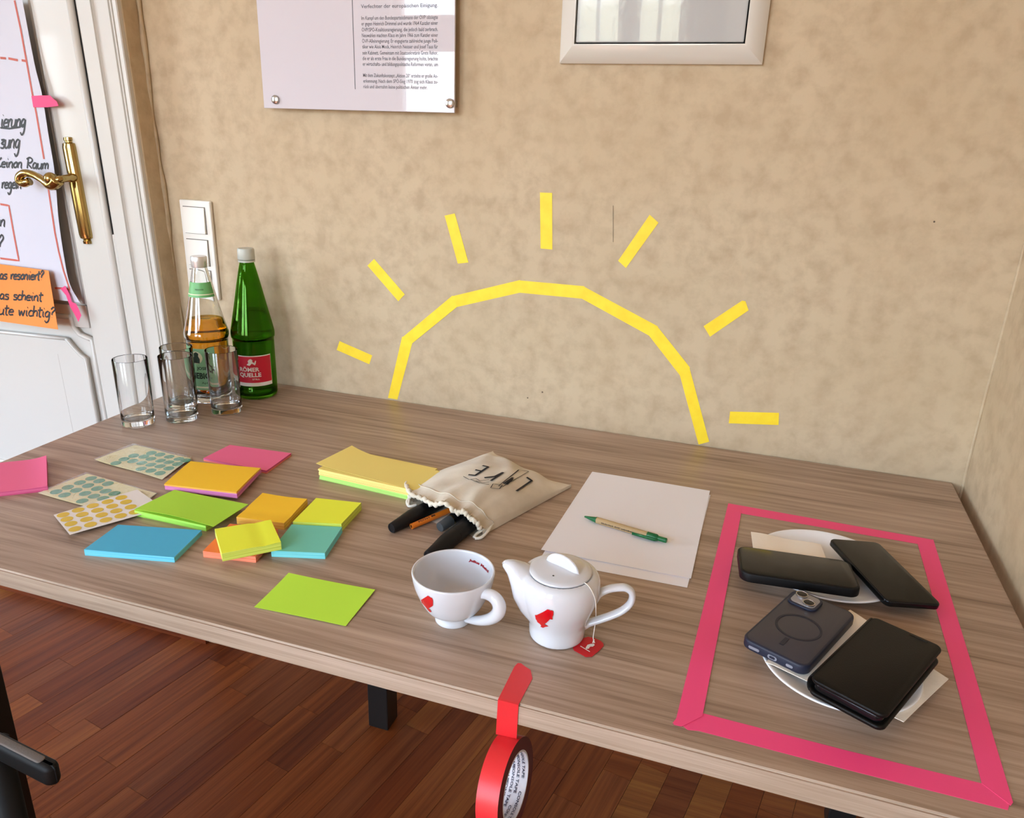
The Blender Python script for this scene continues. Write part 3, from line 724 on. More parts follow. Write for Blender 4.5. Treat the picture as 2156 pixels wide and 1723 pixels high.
jc = at_z(449, 836); jc.z = TZ
CG = glass_mat('clear_glass', (.995, 1, .998, 1)); JU = glass_mat('apple_juice', (.96, .66, .16, 1), 0, 1.34)
JP = smoothprof([(0, .004), (.030, .003), (.036, 0), (.041, .004), (.0425, .010), (.0425, .128), (.0435, .134), (.0452, .140), (.0455, .147), (.0435, .155), (.0385, .175), (.030, .212), (.022, .250), (.0165, .275), (.0142, .288), (.0138, .296)], 3)
JI = inset(JP, .0024, .006, .296); LJ = [(r - .0004 if r > 0 else 0, z + .0004) for r, z in JI if z < .180]; LJ.append((0, LJ[-1][1]))
jb = bottle('apple_juice_bottle', 'clear glass bottle of amber apple juice with a pale green label and silver cap', jc, JP, JI, CG, LJ, JU)
prof = [(0, .284), (.0150, .284), (.0158, .286), (.0155, .2885), (.0162, .2905), (.0158, .293), (.0163, .295), (.0163, .304), (.0150, .3065), (0, .3065)]
b = nb(); lathe(b, prof, jc, 48); o = obj('screw_cap', b, mat('silver_cap', 'E6E6E6', .33, metal=.8), jb, smooth=True); auto(o, 50)
vd = math.atan2(CT.y - jc.y, CT.x - jc.x)
GLb = mat('pale_green_label', '8FC493', .45); CRM = mat('label_cream', 'E9E4C0', .45); DKG = mat('dark_green_ink', '12301F', .5)
b, pt = lab_surface(jc, JP, vd - 2.0, vd + .28, .030, .120, .0006); obj('label', b, GLb, jb, smooth=True, label='pale green paper label with black lettering')
b, _ = lab_surface(jc, JP, vd - 2.0, vd + .28, .034, .0375, .0009); obj('label_stripe', b, CRM, jb, smooth=True)
b, nk = lab_surface(jc, JP, vd - 1.6, vd + 1.0, .225, .255, .0006); obj('neck_label', b, mat('green_neck_label', '6FB56F', .45), jb, smooth=True, label='green paper neck band')
b, _ = lab_surface(jc, JP, vd - 1.6, vd + 1.0, .230, .2318, .0009); obj('label_stripe', b, CRM, jb, smooth=True)
b = nb(); merge(b, wraptext('JOSEF', pt, vd - .34, .075, .026, .0088, .0012, .03)); merge(b, wraptext('LIEBICH', pt, vd - .38, .0555, .049, .0175, .0012, .04)); merge(b, wraptext('Apfel', pt, vd - .25, .044, .018, .0060, .0012, .0))
merge(b, remap(fit_text('Naturtrüb', .016, .0045, sub=1), lambda x, y: nk(vd - .55 + x / .024, .240 + y, .0012)))
obj('lettering', b, DKG, jb)['kind'] = 'stuff'
b = nb(); t = poly2d([(.0135 * math.cos(i * math.pi / 12), .0135 * math.sin(i * math.pi / 12)) for i in range(24)], 2); merge(b, remap(t, lambda x, y: pt(vd - .62 + x / .043, .101 + y, .0010))); obj('medallion', b, CRM, jb)
b = nb(); t = poly2d([(-.006, -.012), (.007, -.012), (.008, -.003), (.005, .003), (.006, .009), (.001, .012), (-.005, .009), (-.005, .002), (-.008, -.004)], 2); merge(b, remap(t, lambda x, y: pt(vd - .62 + x / .043, .101 + y, .0014))); obj('portrait', b, DKG, jb)

# ------------------------------------------------------------------ drinking glasses
def tumbler(u, v, label, dx=0, dy=0):
    c = at_z(u, v); c.z = TZ; c.x += dx; c.y += dy
    t = thing('drinking_glass', label, 'glass', c, 'empty drinking glasses in front of the bottles')
    O = [(0, .0015), (.024, .0012), (.0285, .0), (.0298, .002), (.0302, .008), (.0306, .03), (.0318, .1325)]
    I = [(.0314, .1333), (.0306, .1325), (.0293, .03), (.0288, .0165), (.026, .0125), (.018, .0115), (0, .0112)]
    b = nb(); lathe(b, O + I, c, 64); outward(b); o = obj('glass_wall', b, CG, t, smooth=True); auto(o, 40)
tumbler(292, 891, 'empty straight glass nearest the door, first in the row')
tumbler(384, 882, 'empty straight glass between the two others, in front of the juice bottle')
tumbler(478, 866, 'empty straight glass in front of the green bottle', )
tumbler(385, 862, 'empty straight glass hidden behind the middle glass of the row', -.0052, .0065)

# ------------------------------------------------------------------ sticky notes
def paper_mat(name, c, side=None): return mat(name, c, .75, bump=.05, bscale=30, bdist=.002)
def layered(name, c, c2):
    """cut side of a paper block: fine horizontal sheet lines"""
    m = mat(name, c, .8); n = m.node_tree; b = n.nodes['Principled BSDF']; t = n.nodes.new('ShaderNodeTexCoord'); s = n.nodes.new('ShaderNodeMapping'); s.inputs['Scale'].default_value = (3, 3, 900)
    no = n.nodes.new('ShaderNodeTexNoise'); no.inputs['Scale'].default_value = 1.5; r = n.nodes.new('ShaderNodeValToRGB'); r.color_ramp.elements[0].color = lin(c); r.color_ramp.elements[1].color = lin(c2); r.color_ramp.elements[0].position = .4; r.color_ramp.elements[1].position = .6
    n.links.new(t.outputs['Object'], s.inputs[0]); n.links.new(s.outputs[0], no.inputs['Vector']); n.links.new(no.outputs[0], r.inputs[0]); n.links.new(r.outputs[0], b.inputs['Base Color']); return m
def quad_at(px, h): return [at_z(u, v, h) for u, v in px]
def pad(name, label, px, h0, h1, layers, lift=None, cat='sticky notes', group='sticky note pads on the table', n=10, inset_=0.):
    """layers: [(fraction of the height at which it ends, top material, side material)] from the bottom up"""
    hs = h1 if isinstance(h1, (list, tuple)) else [h1] * 4
    Q = [at_z(u, v, h) for (u, v), h in zip(px, hs)]
    c = sum(Q, Vector()) / 4; c.z = TZ + h0
    t = thing(name, label, cat, c, group)
    lo = 0.
    for k, (f, mt, ms) in enumerate(layers):
        j = Vector((rnd.uniform(-1, 1), rnd.uniform(-1, 1), 0)) * .0006 * (k < len(layers) - 1)
        def top(u, v, f=f, j=j, k=k):
            p = bil(Q, u, v); z = TZ + h0 + (p.z - TZ - h0) * f
            if lift: z += lift(u, v) * f
            return Vector((p.x + j.x, p.y + j.y, z))
        def bot(u, v, lo=lo, j=j):
            p = bil(Q, u, v); z = TZ + h0 + (p.z - TZ - h0) * lo + .00003
            if lift and lo > 0: z += lift(u, v) * lo
            return Vector((p.x + j.x, p.y + j.y, z))
        b = nb(); sheet(b, top, n, n, bot, 0, 1); o = obj('note_block' if len(layers) == 1 else 'note_layer', b, [mt, ms], t, smooth=True); auto(o, 30)
        lo = f
    return t
PK = paper_mat('pink_note', 'EE6A94'); PKs = layered('pink_note_edge', 'C94878', 'E3709A'); MGs = layered('magenta_note_edge', 'C65FA0', 'DC8CC0')
OR = paper_mat('golden_note', 'FFCC26'); ORs = layered('golden_note_edge', 'E8A030', 'F8C860')
GR = paper_mat('green_note', 'AEE03A'); GRs = layered('green_note_edge', '96E048', 'B8F56A')
BL = paper_mat('blue_note', '4CB4DC'); BLs = layered('blue_note_edge', '58BEDD', '7AD4EA')
YG = paper_mat('lime_yellow_note', 'F2FA3C'); YGs = layered('lime_yellow_note_edge', 'C8D848', 'E4F070')
TE = paper_mat('teal_note', '76D0BC'); TEs = layered('teal_note_edge', '66CFD8', '8CE4E8')
RO = paper_mat('red_orange_note', 'F07838'); ROs = layered('red_orange_note_edge', 'F07A58', 'F89A78')
LG = paper_mat('lime_green_note', 'C0F042'); PYL = paper_mat('pale_yellow_card', 'F2DC7C'); PYs = layered('pale_yellow_edge', 'F0DA74', 'FBEB98'); LGs = layered('pale_green_edge', 'A8E86A', 'D0F58C')

# pink pad cut off at the left, curling upward
e0, e1 = at_z(98, 962, .010), at_z(100, 1025, .008); dr = (at_z(0, 1036, .008) - e1).normalized()
Q = [e0 + dr * .127, e0, e1, e1 + dr * .127]
t = thing('sticky_note_pad', 'pink sticky note pad lying at the left edge of the table', 'sticky notes', (Q[0] + Q[2]) / 2, 'sticky note pads on the table')
def tp(u, v):
    p = bil(Q, u, v); p.z = TZ + .0075 + .005 * max(0, (u - .72) / .28) ** 2 * (1 - .5 * v); return p
def bt(u, v): p = bil(Q, u, v); p.z = TZ + .0001; return p
b = nb(); sheet(b, tp, 14, 8, bt, 0, 1); o = obj('note_block', b, [PK, PKs], t, smooth=True); auto(o, 30)
pad('sticky_note_pad', 'rose pink sticky note pad partly under the golden one', [(484, 937), (613, 954.4), (561, 992), (428, 965)], 0, .0055, [(.35, OR, ROs), (1, PK, PKs)], lambda u, v: .003 * max(0, v - .8) * u)
pad('sticky_note_pad', 'golden sticky note pad with pink lower sheets', [(401, 968), (549, 984), (498, 1038), (345.6, 1019.5)], .0057, .0155, [(.72, PK, MGs), (1, OR, ORs)], lambda u, v: -.003 * (1 - v) ** 2 + .0015 * u * u)
t = pad('sticky_note_pad', 'grass green sticky note pad with its top sheet lifting off', [(367, 1033), (505, 1063), (433, 1108), (282.7, 1075)], 0, .009, [(1, GR, GRs)])
Q2 = [at_z(u, v, h) for (u, v), h in zip([(367, 1031), (523, 1061.4), (450, 1108.5), (282.7, 1072)], (.0098, .013, .013, .0098))]
def sf(u, v): p = bil(Q2, u, v); p.z += .0035 * math.sin(math.pi * u) * v - .0005; return p
b = nb(); sheet(b, sf, 14, 8, .0004); o = obj('top_sheet', b, GR, t, smooth=True); auto(o)
pad('sticky_note_pad', 'sky blue sticky note pad, the largest blue one', [(248.6, 1105), (424.6, 1116.6), (366.5, 1174), (177, 1159)], 0, .008, [(1, BL, BLs)], lambda u, v: .0012 * (1 - u) * v)
pad('sticky_note_pad', 'golden square sticky note pad beside the lime yellow square', [(553, 1038), (647, 1050.7), (598, 1102), (497.6, 1089)], 0, .0115, [(1, OR, ORs)], lambda u, v: -.002 * (1 - v) * math.sin(math.pi * u) * .6 - .0022 * math.exp(-((v - .72) / .12) ** 2) * .5)
pad('sticky_note_pad', 'lime yellow square sticky note pad behind the teal one', [(665.6, 1048.7), (760.7, 1058.9), (718.8, 1104.3), (616.6, 1098.7)], 0, .0125, [(1, YG, YGs)], lambda u, v: .0008 * u * v)
pad('sticky_note_pad', 'teal square sticky note pad', [(614, 1104.5), (720.3, 1110), (684, 1165), (570.6, 1160)], 0, .0095, [(1, TE, TEs)])
pad('sticky_note_pad', 'red-orange square sticky note pad almost covered by a lime one', [(484, 1103), (585, 1114), (538, 1172), (427, 1160.5)], 0, .0100, [(1, RO, ROs)], lambda u, v: -.0010 * math.sin(math.pi * u) * v)
pad('sticky_note_pad', 'lime yellow sticky note pad lying askew on the red-orange one', [(452, 1114), (570, 1094.6), (591.6, 1141.4), (467, 1166)], .0104, .0225, [(1, YG, YGs)], lambda u, v: -.0015 * math.exp(-((u - .72) / .10) ** 2))
Q3 = quad_at([(608, 1210), (790, 1244), (728, 1318), (535, 1278)], .0012)
def sf(u, v): p = bil(Q3, u, v); p.z = TZ + .0009 + .0030 * (1 - v) ** 2 * (1 - u) ** 2 + .0018 * u * u * (1 - v) + .0004 * math.sin(3 * u); return p
b = nb(); sheet(b, sf, 16, 10, .00035); o = obj('sticky_note', b, LG, smooth=True); auto(o); tag(o, 'single lime green sticky note near the front edge of the table', 'sticky note')

# stack of long moderation cards
t = thing('card_stack', 'stack of long pale yellow and green moderation cards partly under the cloth bag', 'cards', at_z(800, 1000))
ux = (at_z(854, 1052) - at_z(673, 1010)).normalized(); Ac = at_z(673, 1010); nrm_ = Vector((-ux.y, ux.x, 0))
z = .0001
for k in range(7):
    th = .0028; m1, m2 = ((LG, LGs) if k < 3 else (PYL, PYs))
    a = Ac + ux * rnd.uniform(-.002, .002) + nrm_ * rnd.uniform(-.001, .001); 
    q = [a, a + ux * .178, a + ux * .178 + nrm_ * .093, a + nrm_ * .093]
    b = nb(); prism(b, [Vector((p.x, p.y, TZ + z)) for p in q], (0, 0, th - .0001)); z += th
    for f in b.faces: f.material_index = 0 if abs(f.normal.z) > .5 else 1
    obj('card_bundle', b, [m1, m2], t)
Q4 = [at_z(u, v, h) for (u, v), h in zip([(740.8, 937), (938, 992), (885, 1033), (665, 974.6)], (.032, .0225, .0225, .0245))]
def sf(u, v): p = bil(Q4, u, v); return Vector((p.x, p.y, TZ + z + .0006 + .0105 * max(0, 1 - u / .30) ** 2 * (1 - .72 * v) + .0007 * math.sin(5 * u)))
b = nb(); sheet(b, sf, 26, 10, .0004); o = obj('top_card', b, PYL, t, smooth=True); auto(o)

# ------------------------------------------------------------------ sheets of round stickers
def frame_from(px_o, px_x, px_y):
    o_ = at_z(*px_o, .001); x = (at_z(*px_x, .001) - o_); y = (at_z(*px_y, .001) - o_); return o_, x, y
CRS = mat('cream_backing', 'F4EAB4', .5); WHS = mat('white_backing', 'E9E3DF', .5); GRD = mat('green_sticker', '4FA37E', .45); YLD = mat('yellow_sticker', 'DDBB3A', .45)
def foil_mat():
    m = bpy.data.materials.new('clear_film'); m.use_nodes = True; n = m.node_tree; n.nodes.clear()
    a = n.nodes.new('ShaderNodeBsdfTransparent'); g = n.nodes.new('ShaderNodeBsdfGlossy'); g.inputs['Roughness'].default_value = .08
    x = n.nodes.new('ShaderNodeMixShader'); x.inputs[0].default_value = .28; o = n.nodes.new('ShaderNodeOutputMaterial')
    t = n.nodes.new('ShaderNodeTexCoord'); no = n.nodes.new('ShaderNodeTexNoise'); no.inputs['Scale'].default_value = 45; no.inputs['Distortion'].default_value = 1.5; bu = n.nodes.new('ShaderNodeBump'); bu.inputs['Distance'].default_value = .0035; bu.inputs['Strength'].default_value = .8
    n.links.new(t.outputs['Object'], no.inputs['Vector']); n.links.new(no.outputs[0], bu.inputs['Height']); n.links.new(bu.outputs[0], g.inputs['Normal']); n.links.new(a.outputs[0], x.inputs[1]); n.links.new(g.outputs[0], x.inputs[2]); n.links.new(x.outputs[0], o.inputs[0]); return m
FILM = foil_mat()
def sticker_sheet(name, label, quad, bm_, dots, dm, h, film=None, wav=0., rdot=.0088, edge_m=None):
    Q = [at_z(u, v, h) for u, v in quad]; c = sum(Q, Vector()) / 4
    t = thing(name, label, 'stickers', c, 'sheets of round stickers')
    def top(u, v): p = bil(Q, u, v); p.z = TZ + h + wav * (math.sin(7 * u + 3 * v) * .5 + .5); return p
    b = nb(); sheet(b, top, 12, 8, .0004); o = obj('backing_sheet', b, bm_, t, smooth=True); auto(o)
    tr = bvh(o)
    for u, v in dots:
        p = at_z(u, v, h); r = tr.ray_cast(p + Vector((0, 0, .05)), Vector((0, 0, -1)))
        if r[0] is None: continue
        zz = r[0].z; b = nb(); R = []
        for k in range(20):
            a = 2 * math.pi * k / 20; q = Vector((p.x + rdot * math.cos(a), p.y + rdot * math.sin(a), 0)); s = tr.ray_cast(q + Vector((0, 0, TZ + .05)), Vector((0, 0, -1))); R.append(Vector((q.x, q.y, (s[0].z if s[0] is not None else zz) + .0003)))
        vs = [b.verts.new(q) for q in R]; cv = b.verts.new(Vector((p.x, p.y, zz + .0003)))
        for k in range(20): b.faces.new((vs[k], vs[(k + 1) % 20], cv))
        obj('dot_sticker', b, dm, t)
    if film:
        F_ = [at_z(u, v, h + .0014) for u, v in film]
        def ft(u, v): p = bil(F_, u, v); p.z = TZ + h + .0014 + wav + .0012 * (math.sin(11 * u + 5 * v) * math.sin(6 * v) * .5 + .5); return p
        b = nb(); grid(b, ft, 20, 14); bmesh.ops.reverse_faces(b, faces=b.faces[:]); obj('clear_film', b, FILM, t, smooth=True)
    return t
def s4(l): return [(u / 4.687, 900 + v / 4.687) for u, v in l]
def lattice(o, a, b, cells):
    O, A, B = (at_z(*s4([q])[0], .001) for q in (o, a, b)); A -= O; B -= O; out = []
    for i, j in cells:
        p = O + A * i + B * j; q = CR.transposed() @ (p - CT); out.append((W / 2 + F * q.x / -q.z, H / 2 - F * q.y / -q.z))
    return out
d1 = s4([(1495, 258), (1580, 272), (1670, 293), (1765, 318), (1420, 292), (1225, 318), (1145, 355), (1490, 437), (1580, 460), (1310, 335), (1400, 355), (1490, 313), (1585, 333), (1668, 352), (1752, 372), (1490, 375), (1580, 393), (1668, 414), (1395, 417), (1320, 285), (1830, 335)])
sticker_sheet('sticker_sheet', 'sheet of green dots in crinkled clear film beside the golden pad', [(283.8, 938), (402, 966), (341, 1010), (200.5, 969)], CRS, d1, GRD, .002, [(281, 936), (405, 964), (343, 1012), (198, 969)], .0015)
d2 = s4([(900, 510), (980, 535), (1065, 560), (790, 552), (870, 580), (958, 607), (1043, 632), (1130, 655), (670, 597), (753, 625), (840, 655), (928, 682), (1017, 705), (555, 640), (637, 670), (812, 730)])
sticker_sheet('sticker_sheet', 'sheet of green dots under the sheet of yellow dots', [(183.5, 998), (329.6, 1039.7), (262, 1090), (81, 1038.6)], CRS, d2, GRD, .0016, [(181, 996), (332, 1040), (264, 1091), (79, 1039)], .0008)
d3 = []
for r0 in ((623, 865, 770, 818, 915, 775, 1062, 735, 1197, 695), (660, 908, 810, 862, 960, 820, 1107, 780, 1243, 738), (700, 953, 853, 910, 1003, 866, 1147, 826, 1290, 787), (740, 1005, 893, 961, 1045, 915, 1190, 875, 1330, 837)):
    d3 += s4([(r0[i], r0[i + 1]) for i in range(0, 10, 2)])
sticker_sheet('sticker_sheet', 'white sheet of yellow dots running under the green pad', [(113, 1084.5), (289, 1031), (345, 1070), (147, 1126)], WHS, d3, YLD, .0052, None, 0, .0084)

# ------------------------------------------------------------------ paper and ball pen
t = thing('paper_sheets', 'loose white sheets of writing paper under the green and beige pen', 'paper', at_z(1320, 1110))
for k, px in enumerate(([(1248, 995), (1496, 1042), (1447, 1237), (1136, 1178)], [(1247, 993), (1495, 1033), (1455, 1218), (1139, 1158)])):
    Qp = [at_z(u, v, .001 + k * .0012) for u, v in px]
    def sf(u, v, Qp=Qp, k=k): p = bil(Qp, u, v); p.z = TZ + .0006 + k * .0010 + (k * .0006) * (math.sin(4 * u + 2 * v) * .5 + .5) + k * .002 * max(0, v - .85) * (1 - u); return p
    b = nb(); sheet(b, sf, 12, 12, .0002); o = obj('sheet', b, PAPER, t, smooth=True); auto(o)
pp = [(1231, 1087), (1251, 1096.5), (1378, 1131.5), (1404, 1140)]
P0, P3 = at_z(1231, 1088, .0075), at_z(1404, 1139, .0075); ax_ = (P3 - P0).normalized(); L = (P3 - P0).length
sy = Vector((-ax_.y, ax_.x, 0)); AX = Matrix((sy, ax_.cross(sy), ax_)).transposed()
pn = thing('ball_pen', 'ball pen with a kraft paper barrel and green tip and clip', 'pen', P0)
GP = mat('green_plastic', '0F6B3A', .3); KR = mat('kraft_barrel', 'C2A679', .6)
b = nb(); lathe(b, [(0, 0), (.0012, .0), (.0016, .002), (.0045, .019), (.0050, .0195), (.0050, .021), (0, .021)], P0, 24, AX); o = obj('tip_cone', b, GP, pn, smooth=True); auto(o)
b = nb(); lathe(b, [(0, .0205), (.0050, .0205), (.0050, L - .030), (0, L - .030)], P0, 24, AX); o = obj('barrel', b, KR, pn, smooth=True); auto(o)
b = nb(); lathe(b, [(0, L - .0305), (.0054, L - .0305), (.0054, L - .016), (.0042, L - .014), (.0038, L - .0135), (.0038, L - .001), (.003, L), (0, L)], P0, 24, AX); o = obj('push_button', b, GP, pn, smooth=True); auto(o)
cd_ = -sy * .6 + Vector((0, 0, .35)); cs = P0 + ax_ * (L - .017) - sy * .0055 + Vector((0, 0, -.001)); ce = P0 + ax_ * (L - .052) - sy * .0066 + Vector((0, 0, -.001))
b = nb(); tube(b, [cs + ax_ * .004 + sy * .003, cs, ce], [.0026, .0026, .0024], 10, side=ax_.cross(sy), flat=.6); obj('clip', b, GP, pn, smooth=True)
def onpen(x, y): a = -1.0 + y / .005; return P0 + ax_ * x + (-sy * math.cos(a * .9 + .3) * 1.0 + ax_.cross(sy) * (math.sin(a * .9 + .3) * (1 if ax_.cross(sy).z > 0 else -1))) * .0052
b = fit_text('ökologisch AHC schreiben', .052, .0035, sub=0, bold=.03); remap(b, lambda x, y: onpen(.030 + x, y + .0025)); obj('imprint', b, BLACK, pn)['kind'] = 'stuff'

# ------------------------------------------------------------------ cloth bag with pens
CAN = mat('unbleached_cotton', 'E2D8C6', .9, bump=.5, bscale=900, bdist=.0004, sheen=.3, col2='CBBEA8', nscale=14)
def v3(u, v, h): return at_z(u, v, h)
mouth = catmull([v3(852, 1021, .012), v3(862, 1036, .020), v3(890, 1053, .029), v3(918, 1061, .034), v3(946, 1070, .035), v3(974, 1079, .034), v3(990, 1089, .031), v3(1003, 1105, .023), v3(1016, 1113, .013)], 6)
endl = catmull([v3(1038, 950, .011), v3(1062, 955, .017), v3(1090, 966, .021), v3(1122, 982, .021), v3(1160, 1000, .015), v3(1203, 1020, .006)], 6)
def samp(P, s):
    i = s * (len(P) - 1); k = int(min(i, len(P) - 2)); return P[k].lerp(P[k + 1], i - k)
def bagtop(s, t_):
    m_, e_ = samp(mouth, s), samp(endl, s); p = m_.lerp(e_, t_)
    e0_ = math.sin(math.pi * min(max(s, 0), 1)) ** .5
    bulge = .016 * e0_ * math.sin(math.pi * min(t_ * 1.05, 1)) ** .8
    wr = (.0030 * math.sin(s * 31 + 4 * t_ + 1.2 * math.sin(9 * t_)) * math.exp(-t_ * 3.2) + .0022 * math.sin(s * 9 - 13 * t_) * math.sin(math.pi * t_) + .0016 * math.sin(17 * s + 9 * t_ + 2 * math.sin(7 * t_))) * e0_
    p.z += bulge * (.8 if t_ > .1 else .5) + wr
    if t_ < .06: p.z += .0015 * math.sin(s * 150) * e0_
    if t_ > .9: p.z -= .012 * e0_ * (t_ - .9) / .1
    inw = math.sin(math.pi * t_) * .004; c_ = samp(mouth, .5).lerp(samp(endl, .5), t_)
    p += (c_ - p) * Vector((1, 1, 0)).x * inw * abs(s - .5) * 2 if False else Vector()
    return p
bg_ = thing('cotton_pouch', 'small cream cotton drawstring pouch lettered LOVE with pens sticking out of its mouth', 'bag', v3(1020, 1040, 0))
def bagbot(s, t_):
    p = bagtop(s, t_); q = p.copy(); q.z = TZ + .0008
    w_ = (p - Ac); du, dn = w_.dot(ux), w_.dot(nrm_)
    over = min(1, max(0, (.184 - du) / .006)) * min(1, max(0, (.099 - dn) / .006)) * min(1, max(0, (dn + .006) / .006))
    q.z = min(p.z - .0012, q.z + .0205 * over)
    return q
b = nb(); A = grid(b, bagtop, 60, 40)
Bv = [[b.verts.new(bagbot(i / 60, j / 40)) for i in range(61)] for j in range(41)]
for j in range(40):
    for i in range(60): b.faces.new((Bv[j][i], Bv[j + 1][i], Bv[j + 1][i + 1], Bv[j][i + 1]))
for i in range(60): b.faces.new((A[40][i], A[40][i + 1], Bv[40][i + 1], Bv[40][i]))
for j in range(40):
    b.faces.new((A[j][0], A[j + 1][0], Bv[j + 1][0], Bv[j][0])); b.faces.new((A[j][60], Bv[j][60], Bv[j + 1][60], A[j + 1][60]))
bmesh.ops.recalc_face_normals(b, faces=b.faces[:])
BAG = obj('pouch_body', b, CAN, bg_, smooth=True); auto(BAG, 60)
# gathered hem around the mouth and the drawstring loops
b = nb(); P = [bagtop(i / 90, 0) + Vector((0, 0, .0005)) for i in range(91)]; P = [p + Vector((0, 0, .0010 * math.sin(i * 1.9))) + Vector((rnd.uniform(-.0006, .0006),) * 3) for i, p in enumerate(P)]
tube(b, P, [.0034 + .0011 * math.sin(i * 1.35) for i in range(91)], 8); obj('gathered_hem', b, CAN, bg_, smooth=True)
b = nb(); P = [bagtop(i / 60, .11) + Vector((0, 0, .0006)) for i in range(61)]; tube(b, P, .0007, 6); obj('hem_seam', b, CAN, bg_, smooth=True)
CORD = mat('cream_cord', 'EDE6D8', .9, bump=.6, bscale=700, bdist=.0005)
for pts in ([(1004, 1108, .014), (1016, 1092, .018), (1029, 1084, .018), (1038, 1089, .015), (1038, 1101, .011), (1028, 1111, .008), (1015, 1117, .008), (1004, 1124, .006), (998, 1132, .004)],
            [(862, 1034, .014), (853, 1023, .018), (856, 1015, .017), (852, 1020, .010), (858, 1036, .009), (862, 1052, .006), (860, 1066, .004)],
            [(1038, 1101, .010), (1026, 1120, .006), (1013, 1132, .003), (1000, 1134, .003)], [(866, 1046, .010), (857, 1056, .005), (862, 1066, .0035), (878, 1063, .004)]):
    b = nb(); tube(b, catmull([v3(*q) for q in pts], 6), .0023, 8); obj('drawstring', b, CORD, bg_, smooth=True)
def c6(l): return [(640 + x / 3.593, 900 + y / 3.593) for x, y in l]
PRN = mat('black_fabric_print', '14121A', .8)
tr_b = bvh(BAG)
def lnpx(tree, pts, w, off=.0007, n=4):
    b_ = nb()
    for q in pts:
        P_ = []
        for (a0, b0), (a1, b1) in zip(q, q[1:]):
            for k in range(n):
                h_ = hit(tree, a0 + (a1 - a0) * k / n, b0 + (b1 - b0) * k / n, off)
                if h_ is not None: P_.append(h_)
        h_ = hit(tree, *q[-1], off)
        if h_ is not None: P_.append(h_)
        if len(P_) > 1: ribbon(b_, P_, w, (0, 0, 1))
    return b_
o = obj('lettering', lnpx(tr_b, [c6([(1350, 295), (1394, 305), (1296, 370), (1244, 364)]), c6([(1296, 327), (1348, 338)]), c6([(1364, 387), (1445, 378), (1508, 346), (1414, 411)]), c6([(1683, 383), (1722, 408), (1606, 487)]), c6([(1580, 385), (1512, 430)]), c6([(1575, 395), (1530, 438)])], .0042, .0012, 12), PRN, bg_, label='black LOVE lettering'); o['kind'] = 'stuff'
obj('outline_print', lnpx(tr_b, [c6([(1622, 325), (1700, 338), (1500, 452), (1470, 448), (1622, 325)]), c6([(1500, 425), (1622, 330)]), c6([(1430, 432), (1500, 440), (1476, 470), (1410, 462), (1430, 432)]), c6([(1205, 376), (1250, 400), (1300, 392), (1330, 410), (1400, 402)]), c6([(1260, 398), (1330, 428), (1400, 436)]), c6([(1300, 410), (1350, 425), (1400, 420)])], .0012, .0010, 10), PRN, bg_)

def marker(name, label, p0, p1, prof, m, cat='marker', extra=None):
    a = (p1 - p0).normalized(); s = a.orthogonal().normalized(); M = Matrix((s, a.cross(s), a)).transposed()
    t = thing(name, label, cat, p0, None)
    for nm, pr, mm in prof:
        b = nb(); lathe(b, pr, p0, 28, M); o = obj(nm, b, mm, t, smooth=True); auto(o, 40)
    return t, M
MK = mat('matt_black_plastic', '0E0D10', .5, spec=.3); MKG = mat('charcoal_plastic', '3A4044', .5); ORP = mat('orange_plastic', 'D9741C', .4)
cap = lambda r0, r1, L: [(0, .0008), (r0 - .003, .0008), (r0 - .0025, 0), (r0 - .0008, 0), (r0, .001), (r0 + .0015, .02), (r1, .042), (r1, L), (0, L)]
t, _ = marker('marker_pen', 'thick black marker sticking out of the pouch nearest the pads', v3(824, 1113, .0085), v3(935, 1050, .013), [('cap', cap(.0078, .0115, .062), MK), ('barrel', [(0, .0625), (.0108, .0625), (.0108, .115), (0, .115)], MK)], MK)
t, _ = marker('fineliner_pen', 'thin orange fineliner between the black markers', v3(866, 1109, .0045), v3(955, 1071, .0115), [('barrel', [(.0026, .0), (.0044, 0), (.0044, .085), (0, .085)], ORP), ('hollow_end', [(.0027, -.0001), (.0027, .006), (0, .006)], mat('brown_inside', '7A3C12', .6))], ORP, 'pen')
p0_, p1_ = v3(866, 1109, .0045), v3(955, 1071, .0115); a_ = (p1_ - p0_).normalized(); up_ = (Vector((0, -.55, .83)) - a_ * a_.dot(Vector((0, -.55, .83)))).normalized(); sd_ = a_.cross(up_)
b = fit_text('stabilo'.upper() if False else 'POINT 88', .030, .0042, bold=.03); remap(b, lambda x, y: p0_ + a_ * (.012 + x) + (up_ * math.cos((y - .002) / .0045) + sd_ * math.sin((y - .002) / .0045) * -1) * .0046); obj('imprint', b, BLACK, t)
t, _ = marker('marker_pen', 'black marker with a flat charcoal end and thin gold ring in the pouch mouth', v3(926, 1111, .0095), v3(1000, 1062, .017), [('end_cap', [(0, .0), (.0068, 0), (.0075, .001), (.0082, .024), (0, .024)], MKG), ('gold_ring', [(0, .0242), (.0085, .0242), (.0085, .0255), (0, .0255)], BRASS), ('barrel', [(0, .0256), (.0084, .0256), (.0088, .085), (0, .085)], MK)], MK)
t, _ = marker('marker_pen', 'largest black marker reaching from the pouch to behind the cup', v3(902, 1172, .0095), v3(1018, 1080, .0135), [('cap', cap(.0085, .0125, .065), MK), ('barrel', [(0, .0655), (.0125, .0655), (.0125, .125), (0, .125)], MK)], MK)

